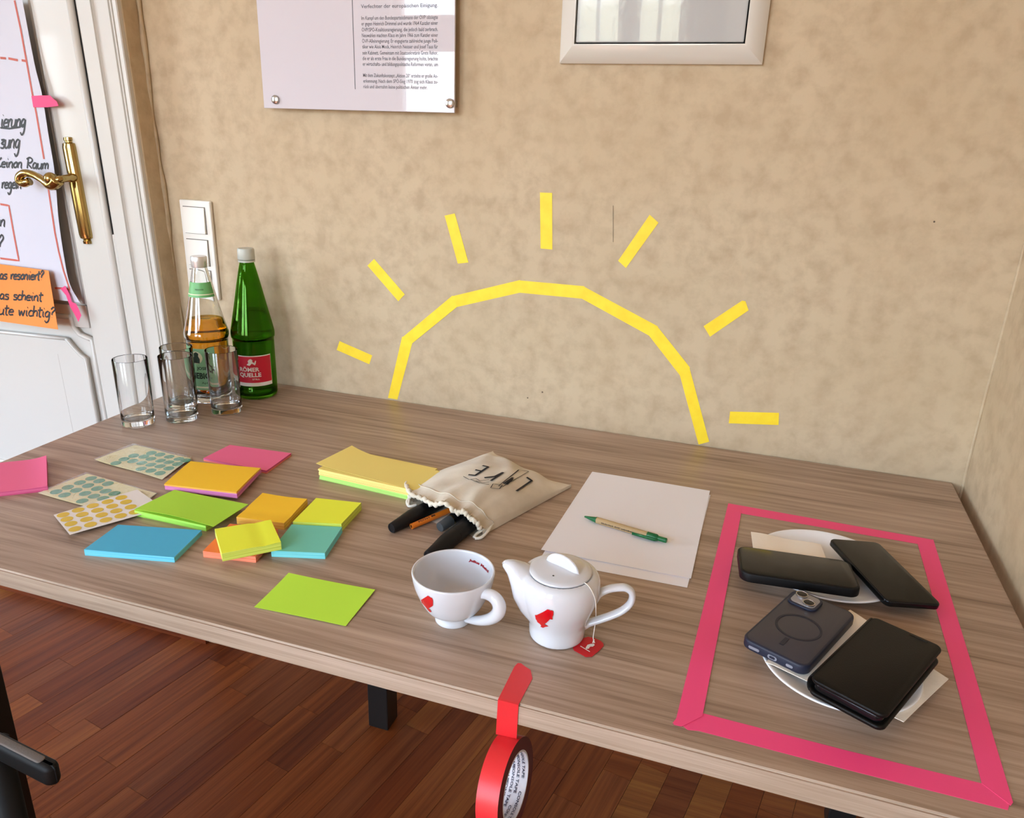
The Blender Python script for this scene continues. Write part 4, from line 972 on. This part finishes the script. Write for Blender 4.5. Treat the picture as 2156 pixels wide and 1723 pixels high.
# ------------------------------------------------------------------ cup and teapot
REDG = mat('red_glaze', 'D00A18', .15, coat=.4)
cc = at_z(954, 1303); cc.z = TZ
cup = thing('tea_cup', 'white porcelain cup with a red emblem and a thick ear handle', 'cup', cc)
co = smoothprof([(.0195, 0), (.0218, .0005), (.0222, .003), (.0214, .0080), (.0230, .0115), (.0300, .0165), (.0345, .0215), (.0392, .030), (.0434, .040), (.0470, .050), (.0492, .060), (.0500, .067)], 4)
ci = smoothprof([(.0470, .067), (.0462, .060), (.0440, .050), (.0404, .040), (.0362, .030), (.031, .0215), (.022, .0155), (.006, .013), (0, .0128)], 4)
pr = [(0, .003), (.018, .003), (.0188, 0)] + co + [(.0498, .0683), (.0487, .0690), (.0475, .0683)] + ci
b = nb(); lathe(b, pr, cc, 80); bmesh.ops.recalc_face_normals(b, faces=b.faces[:]); CUP = obj('bowl', b, PORC, cup, smooth=True); auto(CUP, 70)
def handle_pts(c, phi, L): d = Vector((math.cos(phi), math.sin(phi), 0)); return [c + d * r + Vector((0, 0, z)) for r, z in L], Vector((-d.y, d.x, 0))
P, sdv = on_plane(cc, math.radians(-18), [(860 + x / 8.61, 1140 + y / 8.61) for x, y in ((1230, 985), (1330, 955), (1440, 960), (1550, 1015), (1625, 1110), (1648, 1215), (1610, 1320), (1500, 1400), (1350, 1435), (1200, 1430), (1060, 1400))])
PP = catmull(P, 6); n_ = len(PP)
b = nb(); tube(b, PP, [.0060 + .0016 * math.sin(math.pi * min(1, i / (n_ - 1) * 1.1)) for i in range(n_)], 18, side=sdv, flat=[.75 + .35 * math.sin(math.pi * i / (n_ - 1)) for i in range(n_)]); obj('handle', b, PORC, cup, smooth=True)
def emb(x0, y0, x1, y1):   # emblem outline scaled from the teapot's, in its own 0..1 frame
    S = [(.0, .31), (.08, .29), (.62, 0), (.70, .0), (.85, .06), (.95, .05), (1, .2), (.98, .38), (.93, .56), (.80, .54), (.80, .48), (.86, .38), (.86, .28), (.70, .42), (.58, .60), (.54, .74), (.62, .78), (.56, .86), (.74, .92), (.60, .98), (.48, 1.0), (.28, .98), (.36, .94), (.30, .82), (.10, .62), (.10, .56), (.02, .44)]
    return [(x0 + (x1 - x0) * a, y0 + (y1 - y0) * b_) for a, b_ in S]
# cup emblem is seen obliquely
decal('emblem', CUP, [[(887, 1263), (900, 1255), (901, 1254), (907, 1258), (910, 1259), (912, 1265), (912, 1274), (911, 1276), (908, 1271), (908, 1267), (905, 1269), (902, 1275), (903, 1281), (906, 1283), (909, 1288), (906, 1289), (902, 1285), (896, 1277), (889, 1269)]], REDG, cup, .0006, 3, label='red emblem')
tr_c = bvh(CUP)
def inside(x, y):   # lettering on the inner wall just below the rim
    t = x / .033; u = 987 + 41 * t + 3 * math.sin(math.pi * t); v = 1181.5 + 25 * t - 3.5 * math.sin(math.pi * t); k = y / .0062
    h_ = hit(tr_c, u + 2.2 * k, v - 6.5 * k, .0004); return h_ if h_ is not None else Vector((cc.x, cc.y, cc.z + .02))
b = fit_text('Julius Meinl', .033, .0062, sub=1, bold=.05); remap(b, inside)
obj('lettering', b, mat('dark_red_ink', 'A01828', .3), cup)

pc = at_z(1172, 1335); pc.z = TZ
pot = thing('teapot', 'small white porcelain teapot with a red emblem', 'teapot', pc)
po_prof = smoothprof([(0, .001), (.030, .001), (.0325, .001), (.0334, .006), (.0338, .014), (.0345, .022), (.0385, .034), (.0435, .047), (.0468, .060), (.0475, .069), (.0468, .078), (.0436, .0842), (.0385, .0872), (.0374, .0876), (.0366, .0862), (.034, .0850), (0, .085)], 4)
phi = math.radians(14); sdir = Vector((-math.cos(phi), -math.sin(phi), 0)); sps = Vector((-sdir.y, sdir.x, 0))
b = nb(); lathe(b, po_prof, pc, 80)
# spout: a loft of widening sections fused with the body
rings = []
for (u1, v1), (u2, v2), wf in (((1130, 1202), (1115, 1302), .80), ((1111, 1191), (1097, 1282), .84), ((1096, 1185), (1081, 1255), .84), ((1083, 1180.5), (1075, 1228), .84), ((1073, 1179), (1069, 1209), .86), ((1064, 1179.5), (1062, 1198), .9), ((1059, 1182), (1057, 1192), 1.)):
    (p1, p2), _n = on_plane(pc, math.radians(194), ((u1, v1), (u2, v2))); c_ = (p1 + p2) / 2; h_ = (p1 - p2) / 2; hw = h_.length * wf
    rings.append([b.verts.new(c_ + sps * (hw * math.cos(2 * math.pi * k / 28)) + h_ * math.sin(2 * math.pi * k / 28)) for k in range(28)])
for A, B in zip(rings, rings[1:]):
    for k in range(28): b.faces.new((A[k], A[(k + 1) % 28], B[(k + 1) % 28], B[k]))
b.faces.new(rings[0][::-1]); b.faces.new(rings[-1]); bmesh.ops.recalc_face_normals(b, faces=b.faces[:])
POT = obj('body', b, PORC, pot, smooth=True)
m_ = POT.modifiers.new('fuse', 'REMESH'); m_.mode = 'VOXEL'; m_.voxel_size = .0012; m_.use_smooth_shade = True
m_ = POT.modifiers.new('soften', 'SMOOTH'); m_.factor = .5; m_.iterations = 22
tip = on_plane(pc, math.radians(194), ((1060, 1185),))[0][0]; b = nb()
b2 = nb(); bmesh.ops.create_circle(b2, cap_ends=True, segments=20, radius=.0036, matrix=Matrix.Translation(tip + Vector((0, 0, .0012)) - sdir * .0012) @ Vector((0, 0, 1)).rotation_difference((sdir * .55 + Vector((0, 0, .8))).normalized()).to_matrix().to_4x4()); obj('spout_opening', b2, mat('spout_shade', 'B8B4B0', .4), pot)
lid_p = [(0, .0862), (.0352, .0862), (.0362, .0868), (.0366, .0885), (.0358, .0897), (.030, .0905), (.018, .0916), (.006, .0922), (0, .0923)]
b = nb(); lathe(b, lid_p, pc, 72); LID = obj('lid', b, PORC, pot, smooth=True); auto(LID, 60)
ka = math.radians(-22); kd = Vector((math.cos(ka), math.sin(ka), 0)); kn = Vector((-kd.y, kd.x, 0)); kc = pc + kn * .004
P = []
for k in range(21):
    a = math.pi * k / 20; P.append(kc + kd * (-.0205 * math.cos(a)) + Vector((0, 0, .0905 + .0150 * math.sin(a) ** .8)))
def knob(u, v):   # half-moon grip
    x = -1 + 2 * u; hz = .0155 * max(0, 1 - x * x) ** .5; tt = .0040 * (1 - v) + .0016; 
    return x, hz, tt
b = nb(); nu_, nv_ = 24, 8; F1 = []; F2 = []
for j in range(nv_ + 1):
    r1 = []; r2 = []
    for i in range(nu_ + 1):
        x = -1 + 2 * i / nu_; hz = .0160 * max(0., 1 - abs(x) ** 2.2) ** .6; v_ = j / nv_; z_ = .0900 + hz * math.sin(v_ * math.pi / 2); th_ = (.0034 * math.cos(v_ * math.pi / 2) ** .7 + .0002) * (1 - abs(x) ** 6 * .8)
        c0 = kc + kd * (x * .0240) + Vector((0, 0, z_)); r1.append(b.verts.new(c0 - kn * th_)); r2.append(b.verts.new(c0 + kn * th_))
    F1.append(r1); F2.append(r2)
for j in range(nv_):
    for i in range(nu_):
        b.faces.new((F1[j][i], F1[j][i + 1], F1[j + 1][i + 1], F1[j + 1][i])); b.faces.new((F2[j][i], F2[j + 1][i], F2[j + 1][i + 1], F2[j][i + 1]))
for i in range(nu_): b.faces.new((F1[nv_][i], F1[nv_][i + 1], F2[nv_][i + 1], F2[nv_][i]))
bmesh.ops.remove_doubles(b, verts=b.verts[:], dist=.0001); bmesh.ops.recalc_face_normals(b, faces=b.faces[:]); o = obj('lid_grip', b, PORC, pot, smooth=True)
h_ = hit(bvh(LID), 1165, 1213, .0002); b = nb(); lathe(b, [(0, 0), (.0011, 0), (.0011, .0003), (0, .0003)], h_, 12); obj('steam_hole', b, BLACK, pot)
P, sdv = on_plane(pc, math.radians(14), [(1040 + x / 6.626, 1140 + y / 6.626) for x, y in ((1330, 830), (1430, 760), (1520, 700), (1620, 662), (1740, 645), (1840, 650), (1915, 705), (1928, 790), (1890, 880), (1790, 965), (1650, 1030), (1500, 1082), (1380, 1120), (1290, 1148), (1215, 1170))])
PP = catmull(P, 6); n_ = len(PP)
b = nb(); tube(b, PP, [.0062 + (.003 * max(0, 1 - i / 8) + .002 * max(0, (i - n_ + 9) / 8)) for i in range(n_)], 18, side=sdv, flat=[.66 + .5 * max(0, 1 - i / 9) + .35 * max(0, (i - n_ + 12) / 11) for i in range(n_)]); obj('handle', b, PORC, pot, smooth=True)
def c7(l): return [(1040 + x / 6.626, 1140 + y / 6.626) for x, y in l]
decal('emblem', POT, [c7([(578, 1022), (600, 1024), (700, 975), (746, 946), (770, 950), (790, 962), (812, 958), (830, 978), (830, 1020), (816, 1050), (818, 1088), (785, 1080), (790, 1050), (806, 1010), (798, 988), (780, 1000), (745, 1040), (722, 1092), (722, 1120), (738, 1128), (712, 1140), (715, 1160), (765, 1178), (715, 1188), (690, 1202), (655, 1186), (650, 1190), (664, 1172), (650, 1150), (610, 1120), (603, 1098), (588, 1080)])], REDG, pot, .0009, 3, label='red emblem')
# tea bag label and string
ST = mat('white_thread', 'F2EEE6', .8); TG = mat('red_tag_paper', 'C8101E', .5)
tbg = thing('tea_bag_tag', 'red octagonal tea bag tag on a white thread hanging from the teapot lid', 'tag', at_z(1240, 1365))
tr_p = bvh(POT); P = []
for u, v in ((1226, 1231), (1232, 1230), (1240, 1238), (1247, 1250), (1252, 1266), (1254, 1280)):
    h_ = hit(tr_p, u, v, .0012); P.append(h_ if h_ is not None else P[-1] + Vector((.001, 0, -.01)))
P += [at_z(1254.5, 1300, .024), at_z(1252.5, 1318, .016), at_z(1250, 1334, .008), at_z(1249, 1345, .0035), at_z(1252, 1354, .0018)]
b = nb(); tube(b, catmull(P, 5), .00055, 6); obj('thread', b, ST, tbg, smooth=True)
b = nb(); T_ = [at_z(u, v, .0012) for u, v in ((1206, 1364), (1209, 1370), (1222, 1377), (1233, 1383.5), (1246, 1383), (1262, 1370), (1271, 1360), (1270, 1355), (1265, 1350), (1252, 1344), (1238, 1341), (1225, 1345))]
prism(b, T_, (0, 0, -.0004)); obj('paper_tag', b, TG, tbg)
b = nb(); merge(b, remap(poly2d([(1233, 1364), (1237, 1358), (1244, 1356), (1251, 1356), (1252, 1359), (1248, 1362), (1243, 1362), (1240, 1365), (1241, 1366), (1234, 1367)], 1), lambda x, y: at_z(x, y, .0015)))
ribbon(b, [at_z(1222, 1361, .0013), at_z(1242, 1373, .0013)], .0012, (0, 0, 1)); ribbon(b, [at_z(1251, 1347, .0015), at_z(1248, 1355, .0015)], .0016, (0, 0, 1)); obj('tag_print', b, ST, tbg)['kind'] = 'stuff'

# ------------------------------------------------------------------ pink tape frame on the table
fr_ = thing('pink_tape_outline', 'hot pink tape rectangle stuck on the table around the phones', 'tape', at_z(1780, 1380))
TF = mat('hot_pink_tape_on_table', 'FA4A88', .5, bump=.2, bscale=300, bdist=.0004)
for k, px in enumerate(([(1533, 1060), (1965, 1137), (1935, 1146), (1548, 1079)], [(1965, 1136), (2045, 1396), (2133, 1690), (2128, 1697), (2120, 1690), (2067, 1650), (2003, 1396), (1932, 1145)],
     [(1533, 1061), (1561, 1079), (1521, 1290), (1479, 1508), (1435, 1530), (1418, 1526), (1424, 1512), (1483, 1270)], [(1426, 1510), (1479, 1502), (1780, 1580), (2067, 1650), (2100, 1655), (2113, 1660), (2120, 1672), (2121, 1690), (2125, 1697), (2122, 1706), (1780, 1620), (1471, 1539), (1448, 1537), (1437, 1528), (1416, 1523)])):
    b = nb(); prism(b, [at_z(u, v, .0004 + .0003 * (k % 3)) for u, v in px], (0, 0, -.0003)); obj('tape_strip', b, TF, fr_)

# ------------------------------------------------------------------ plates, napkins, phones
PLATE = mat('white_plate_glaze', 'F5F6FA', .12, coat=.3)
def plate_(c, R, label):
    t = thing('saucer', label, 'plate', c)
    pr = smoothprof([(0, .003), (R * .52, .003), (R * .56, 0), (R * .60, .0005), (R * .66, .003), (R * .82, .0072), (R * .95, .0110), (R * .99, .0125), (R, .0138), (R * .985, .0148), (R * .94, .0140), (R * .80, .0098), (R * .64, .0062), (R * .40, .0055), (0, .0055)], 3)
    b = nb(); lathe(b, pr, c, 96); bmesh.ops.recalc_face_normals(b, faces=b.faces[:]); o = obj('dish', b, PLATE, t, smooth=True); auto(o, 60); return t
plate_(Vector((1.0204, -.4128, TZ)), .0965, 'white saucer under the two face-up phones')
plate_(Vector((1.0240, -.6370, TZ)), .0855, 'white saucer under the blue phone and the wallet case')
NAP = mat('cream_paper_napkin', 'F6ECDD', .9, bump=.4, bscale=90, bdist=.0012)
def napkin(label, quad, hs, f, n=14):
    Q = [at_z(u, v, h) for (u, v), h in zip(quad, hs)]; t = thing('paper_napkin', label, 'napkin', sum(Q, Vector()) / 4)
    def top(u, v): p = bil(Q, u, v); p.z += f(u, v); return p
    b = nb(); sheet(b, top, n, n, .0008); o = obj('napkin_sheet', b, NAP, t, smooth=True); auto(o)
    return t
napkin('folded cream paper napkin sticking out past the saucer and under the black phone', [(1581, 1120), (1728, 1147), (1760, 1232), (1592, 1200)], (.020, .017, .0165, .0175), lambda u, v: .0008 * math.sin(9 * u))
napkin('white paper napkin under the wallet case with one corner on the table', [(1790, 1284), (1997, 1431), (1903, 1521), (1611, 1394)], (.0175, .012, .0105, .0165), lambda u, v: .0012 * math.sin(7 * u + 2 * v) * (u > 0) - .0)

def rslab(b, Q, th, rc, bev, n=6):
    """rounded slab whose top face has the corners Q; th thick"""
    e = ((Q[1] - Q[0]) + (Q[2] - Q[3])).normalized(); l0 = ((Q[1] - Q[0]).length + (Q[2] - Q[3]).length) / 2
    g = ((Q[3] - Q[0]) + (Q[2] - Q[1])); g = (g - e * e.dot(g)).normalized(); l1 = ((Q[3] - Q[0]).length + (Q[2] - Q[1]).length) / 2
    nr = e.cross(g); nr = nr if nr.z > 0 else -nr; c = sum(Q, Vector()) / 4
    def outline(d, h):
        P = []; a, bb, r = l0 / 2 - d, l1 / 2 - d, max(rc - d, .0005)
        for cx, cy, s in ((a - r, bb - r, 0), (-a + r, bb - r, 1), (-a + r, -bb + r, 2), (a - r, -bb + r, 3)):
            for k in range(n + 1):
                an = math.pi / 2 * (s + k / n); P.append(c + e * (cx + r * math.cos(an)) + g * (cy + r * math.sin(an)) - nr * h)
        return P
    L = [(bev, 0)] + [(bev * (1 - math.sin(a)), bev * (1 - math.cos(a))) for a in (math.pi / 6, math.pi / 3, math.pi / 2)] + [(0, th - bev)] + [(bev * (1 - math.cos(a)), th - bev + bev * math.sin(a)) for a in (math.pi / 6, math.pi / 3, math.pi / 2)]
    rg = [[b.verts.new(p) for p in outline(d, h)] for d, h in L]
    for A, B in zip(rg, rg[1:]):
        m = len(A)
        for k in range(m): b.faces.new((A[k], A[(k + 1) % m], B[(k + 1) % m], B[k]))
    b.faces.new(rg[0]); b.faces.new(rg[-1][::-1]); bmesh.ops.recalc_face_normals(b, faces=b.faces[:])
    return c, e, g, nr, l0, l1
CASE = mat('black_rubber_case', '080708', .5, spec=.25); SCR = mat('dark_phone_screen', '050504', .14, spec=.24); FRM = mat('dark_phone_frame', '2A2B2E', .2, metal=.8)
def slabobj(nm, Q, th, rc, bev, m, par, lb=None):
    b = nb(); r = rslab(b, Q, th, rc, bev); o = obj(nm, b, m, par, smooth=True, label=lb); auto(o, 40); return r
def sub(r, dx0, dx1, dy0, dy1, up):   # smaller rectangle on the top face (metres from the edges)
    c, e, g, nr, l0, l1 = r; return [c + e * x + g * y + nr * up for x, y in ((-l0 / 2 + dx0, -l1 / 2 + dy0), (l0 / 2 - dx1, -l1 / 2 + dy0), (l0 / 2 - dx1, l1 / 2 - dy1), (-l0 / 2 + dx0, l1 / 2 - dy1))]
Q = [at_z(u, v, h) for (u, v), h in zip([(1553, 1147), (1793, 1183), (1810, 1241), (1559, 1207)], (.027, .027, .035, .035))]
t = thing('smartphone', 'face-up phone in a thick black rubber case lying across the napkin', 'phone', sum(Q, Vector()) / 4, 'phones inside the pink tape frame')
r = slabobj('case', Q, .0130, .0145, .0022, CASE, t); slabobj('screen', sub(r, .003, .003, .003, .003, .0002), .002, .0115, .0004, SCR, t)
Q = [at_z(u, v, h) for (u, v), h in zip([(1771, 1138), (1876, 1145), (1954, 1271), (1838, 1262)], (.027, .020, .018, .028))]
t = thing('smartphone', 'slim uncased black phone leaning on the saucer rim beside the pink tape', 'phone', sum(Q, Vector()) / 4, 'phones inside the pink tape frame')
r = slabobj('phone_body', Q, .0085, .0085, .0020, FRM, t); slabobj('screen', sub(r, .0012, .0012, .0012, .0012, .0003), .0015, .0078, .0004, SCR, t)
Q = [at_z(u, v, h) for (u, v), h in zip([(1659, 1233), (1797, 1289), (1708, 1414), (1577, 1348)], (.030, .030, .0295, .0295))]
NAVY = mat('matt_navy_case', '1D2236', .5); NAVYB = mat('smoky_navy_back', '33323E', .42, coat=.15, coatr=.3)
t = thing('smartphone', 'navy blue cased phone lying face down with two camera lenses', 'phone', sum(Q, Vector()) / 4, 'phones inside the pink tape frame')
r = slabobj('case', Q, .0125, .012, .0024, NAVY, t); c, e, g, nr, l0, l1 = r
slabobj('back_cover', sub(r, .003, .003, .003, .003, .0001), .001, .0095, .0003, NAVYB, t)
CM = mat('camera_glass_plate', '9A989C', .25, metal=.3); LEN = mat('lens_glass', '08080A', .05)
x_, y_ = -l0 / 2 + .004, -l1 / 2 + .004
def rq(x0, x1, y0, y1, up): return [c + e * x + g * y + nr * up for x, y in ((x0, y0), (x1, y0), (x1, y1), (x0, y1))]
slabobj('camera_rim', rq(x_, x_ + .036, y_, y_ + .034, .0024), .0026, .009, .0008, NAVY, t); slabobj('camera_plate', rq(x_ + .003, x_ + .033, y_ + .003, y_ + .031, .0026), .0014, .007, .0004, CM, t)
AXN = Matrix((e, nr.cross(e), nr)).transposed()
for lx, ly_ in ((.0105, .0105), (.0245, .0225)):
    p = c + e * (x_ + lx) + g * (y_ + ly_) + nr * .0024
    b = nb(); lathe(b, [(0, 0), (.0072, 0), (.0072, .0022), (.0064, .0026), (.0060, .0020)], p, 32, AXN); o = obj('lens_ring', b, CHROME, t, smooth=True); auto(o)
    b = nb(); lathe(b, [(.0061, .0018), (.004, .0022), (0, .0023)], p, 32, AXN); obj('lens', b, LEN, t, smooth=True)
b = nb(); mc = c + e * (.0) + g * .006 + nr * .0003
lathe(b, [(.0235, 0), (.0235, .0002), (.0262, .0002), (.0262, 0)], mc, 64, AXN); MG = mat('magnet_ring', '1E2030', .5); obj('magnet_ring', b, MG, t)
b = nb(); q = [mc + e * x + g * y for x, y in ((-.0025, .030), (.0025, .030), (.0025, .046), (-.0025, .046))]; prism(b, q, nr * .0002); obj('magnet_bar', b, MG, t)
PORTM = mat('port_silver', 'AEB4C4', .3, metal=.6)
for xc, w_, h__ in ((-.022, .0065, .0018), (0, .0055, .0026), (.020, .004, .0018)):
    p = c + e * xc + g * (l1 / 2 - .0002) - nr * .0070; b = nb(); q = []
    for k in range(16):
        a = 2 * math.pi * k / 16; q.append(p + e * ((w_ - h__) * (1 if math.cos(a) > 0 else -1) + h__ * math.cos(a)) + nr * (h__ * math.sin(a)))
    prism(b, q, g * .0006); obj('port', b, PORTM, t)
    if xc == 0:
        b = nb(); q2_ = [p + (s_ - p) * .62 for s_ in q]; prism(b, [s_ + g * .0005 for s_ in q2_], g * .0003); obj('port_opening', b, NAVY, t)
Q = [at_z(u, v, h) for (u, v), h in zip([(1850, 1304), (2000, 1366), (1852, 1506), (1692, 1417)], (.043, .043, .043, .043))]
LEA = mat('black_leather', '080605', .45, spec=.22, bump=.25, bscale=600, bdist=.0005)
t = thing('phone_wallet', 'thick black leather wallet phone case, the phone nearest the table edge', 'phone', sum(Q, Vector()) / 4, 'phones inside the pink tape frame')
r = slabobj('front_cover', Q, .0055, .009, .0022, LEA, t); c, e, g, nr, l0, l1 = r
slabobj('phone_body', sub(r, .003, .004, .003, .003, -.0058), .009, .008, .002, FRM, t); slabobj('back_cover', sub(r, .0, .0, .0, .0, -.015), .0055, .009, .0022, LEA, t)
b = nb(); P = [c + g * y + e * (-l0 / 2 + .002) * 1 - nr * z for y, z in ((0, 0), (0, 0))]
lp_ = []
for k in range(9):
    a = -math.pi / 2 + math.pi * k / 8; lp_.append((-.004 - .0045 * math.cos(a) * .9, -.0102 + .0092 * math.sin(a)))
vs = []
for s_ in (-l1 / 2 + .006, l1 / 2 - .006): vs.append([b.verts.new(c + e * (-l0 / 2 + .006 + x) + g * s_ + nr * z_) for x, z_ in lp_])
for k in range(8): b.faces.new((vs[0][k], vs[0][k + 1], vs[1][k + 1], vs[1][k]))
o = obj('spine', b, LEA, t, smooth=True); md = o.modifiers.new('thick', 'SOLIDIFY'); md.thickness = .0015
slabobj('speaker_slot', rq(.004, .024, -l1 / 2 + .004, -l1 / 2 + .0065, .0003), .0006, .0011, .0002, SCR, t)

# ------------------------------------------------------------------ red tape and its roll hanging from the table edge
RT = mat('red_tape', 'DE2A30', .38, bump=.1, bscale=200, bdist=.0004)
roll = thing('red_tape_roll', 'roll of red tape hanging from the front edge of the table by its stuck end', 'tape', at_y(1066, 1552, ty0 - .001))
yf = ty0 - .0012
topq = [at_z(u, v, .0006) for u, v in ((1083, 1404), (1090, 1396.5), (1097, 1397), (1106, 1404), (1117, 1411), (1121, 1429), (1091.5, 1487))]; topq = [Vector((p.x, max(p.y, ty0 - .0005), p.z)) for p in topq]
e1_ = Vector((at_z(1091, 1487, 0).x, yf, TZ + .0003)); e2_ = Vector((at_z(1048, 1475, 0).x, yf, TZ + .0003))
b = nb(); P = topq[:-1] + [Vector((e1_.x, ty0 + .001, TZ + .0006)), Vector((e2_.x, ty0 + .001, TZ + .0006))]; prism(b, P, (0, 0, -.0004))
f1, f2 = at_y(1087.5, 1557, yf), at_y(1044, 1546.5, yf)
vs = [b.verts.new(p) for p in (Vector((e1_.x, ty0 + .001, TZ + .0006)), Vector((e2_.x, ty0 + .001, TZ + .0006)), e2_, e1_, f1, f2)]
b.faces.new((vs[0], vs[1], vs[2], vs[3])); b.faces.new((vs[3], vs[2], vs[5], vs[4])); obj('tape_end', b, RT, roll)
dvec = (CR @ Vector(((1087 - W / 2) / F, -(1657 - H / 2) / F, -1.))).normalized(); rt_ = CR @ Vector((1, 0, 0)); rt_ = (rt_ - dvec * dvec.dot(rt_)).normalized(); upv = rt_.cross(dvec)
n_ax = (rt_ * .926 - upv * .226 - dvec * .30).normalized(); RO_, RI_, TW = .0505, .0350, .0245
mid = (f1 + f2) / 2; best = None
for k in range(400):
    s_ = .70 + k * .0008; cface = CT + dvec * s_; q = mid - cface; q -= n_ax * n_ax.dot(q); e_ = abs(q.length - RO_)
    if best is None or e_ < best[0]: best = (e_, s_)
cface = CT + dvec * best[1]; print('roll', best, cface)
x_ax = n_ax.orthogonal().normalized(); RM = Matrix((x_ax, n_ax.cross(x_ax), n_ax)).transposed()
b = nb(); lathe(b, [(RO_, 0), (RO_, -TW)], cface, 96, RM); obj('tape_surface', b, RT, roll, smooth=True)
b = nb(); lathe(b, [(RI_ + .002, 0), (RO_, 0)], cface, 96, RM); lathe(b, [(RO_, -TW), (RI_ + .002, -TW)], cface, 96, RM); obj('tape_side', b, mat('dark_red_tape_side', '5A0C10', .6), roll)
CORE = mat('white_core', 'DDDCE6', .5)
b = nb(); lathe(b, [(RI_ + .002, 0), (RI_, 0), (RI_, -TW), (RI_ + .002, -TW)], cface, 96, RM); o = obj('cardboard_core', b, CORE, roll, smooth=True); auto(o)
b = nb(); INK = mat('navy_print', '2A2C48', .5)
for row in range(4):
    for rep in range(4):
        t_ = fit_text('CONSOLE TAPE', .046, .0042, sub=2, bold=.02)
        def mp(x, y, row=row, rep=rep):
            a = (x + rep * .0595 + row * .017) / RI_; p = Vector(((RI_ - .0004) * math.cos(-a), (RI_ - .0004) * math.sin(-a), -.0035 - row * .0058 - (.0042 - y) + .001)); return RM @ p + cface
        remap(t_, mp); merge(b, t_)
obj('core_print', b, INK, roll)['kind'] = 'stuff'
# crease: short bridge from the hanging end onto the roll
b = nb(); vs = [b.verts.new(p) for p in (f2, f1)]
q = []
for s_ in (-TW, 0):
    m0 = mid - cface; m0 -= n_ax * n_ax.dot(m0); q.append(b.verts.new(cface + n_ax * s_ + m0.normalized() * (RO_ + .0004)))
b.faces.new((vs[0], vs[1], q[1], q[0])); obj('tape_fold', b, RT, roll)

# ------------------------------------------------------------------ chair at the lower left corner
FAB = mat('grey_chair_fabric', '6A625C', .9, bump=.4, bscale=500); BF = mat('black_chair_frame', '080707', .55, spec=.25)
ch = thing('armchair', 'black framed chair with grey upholstery, only the armrest tip showing', 'chair', (.12, -1.30, 0))
ZA = -.09
tipc = at_z(92, 1620, ZA); far = at_z(-60, 1560, ZA); dirr = (far - tipc).normalized()
Qa = [at_z(u, v, ZA + .01) for u, v in ((8, 1546), (118, 1601), (112, 1626), (-5, 1600))]; back = (Qa[0] - Qa[1]).normalized()
Qa[0] = Qa[1] + back * .30; Qa[3] = Qa[2] + back * .30
b = nb(); rslab(b, Qa, .026, .010, .006); obj('armrest', b, BF, ch, smooth=True)
Qb = [Qa[0].lerp(Qa[3], .25), Qa[1].lerp(Qa[2], .25) + back * .018, Qa[2].lerp(Qa[1], .18) + back * .018, Qa[3].lerp(Qa[0], .18)]; Qb = [p + Vector((0, 0, .001)) for p in Qb]
b = nb(); rslab(b, Qb, .006, .004, .0015); obj('arm_pad', b, FAB, ch, smooth=True)
a0 = Qa[1].lerp(Qa[2], .5) + back * .105; fx, fy = a0.x, a0.y
b = nb(); tube(b, [Vector((fx, fy, a0.z - .012)), Vector((fx + .01, fy - .005, .45)), Vector((fx + .02, fy - .01, .0))], [.017, .015, .013], 14, flat=.8); obj('leg', b, BF, ch, smooth=True)
sx0 = fx - .03
obj('seat', bevel(bx((sx0 - .50, fy - .50, .41), (sx0, fy + .02, .47)), .015, 3), FAB, ch)
for X, Y in ((sx0 - .49, fy), (sx0 - .49, fy - .48), (sx0 - .14, fy - .48)): obj('leg', bx((X, Y - .015, 0), (X + .03, Y + .015, .41)), BF, ch)
obj('backrest', bevel(bx((sx0 - .50, fy - .54, .47), (sx0 - .05, fy - .49, .70)), .012, 3), FAB, ch)
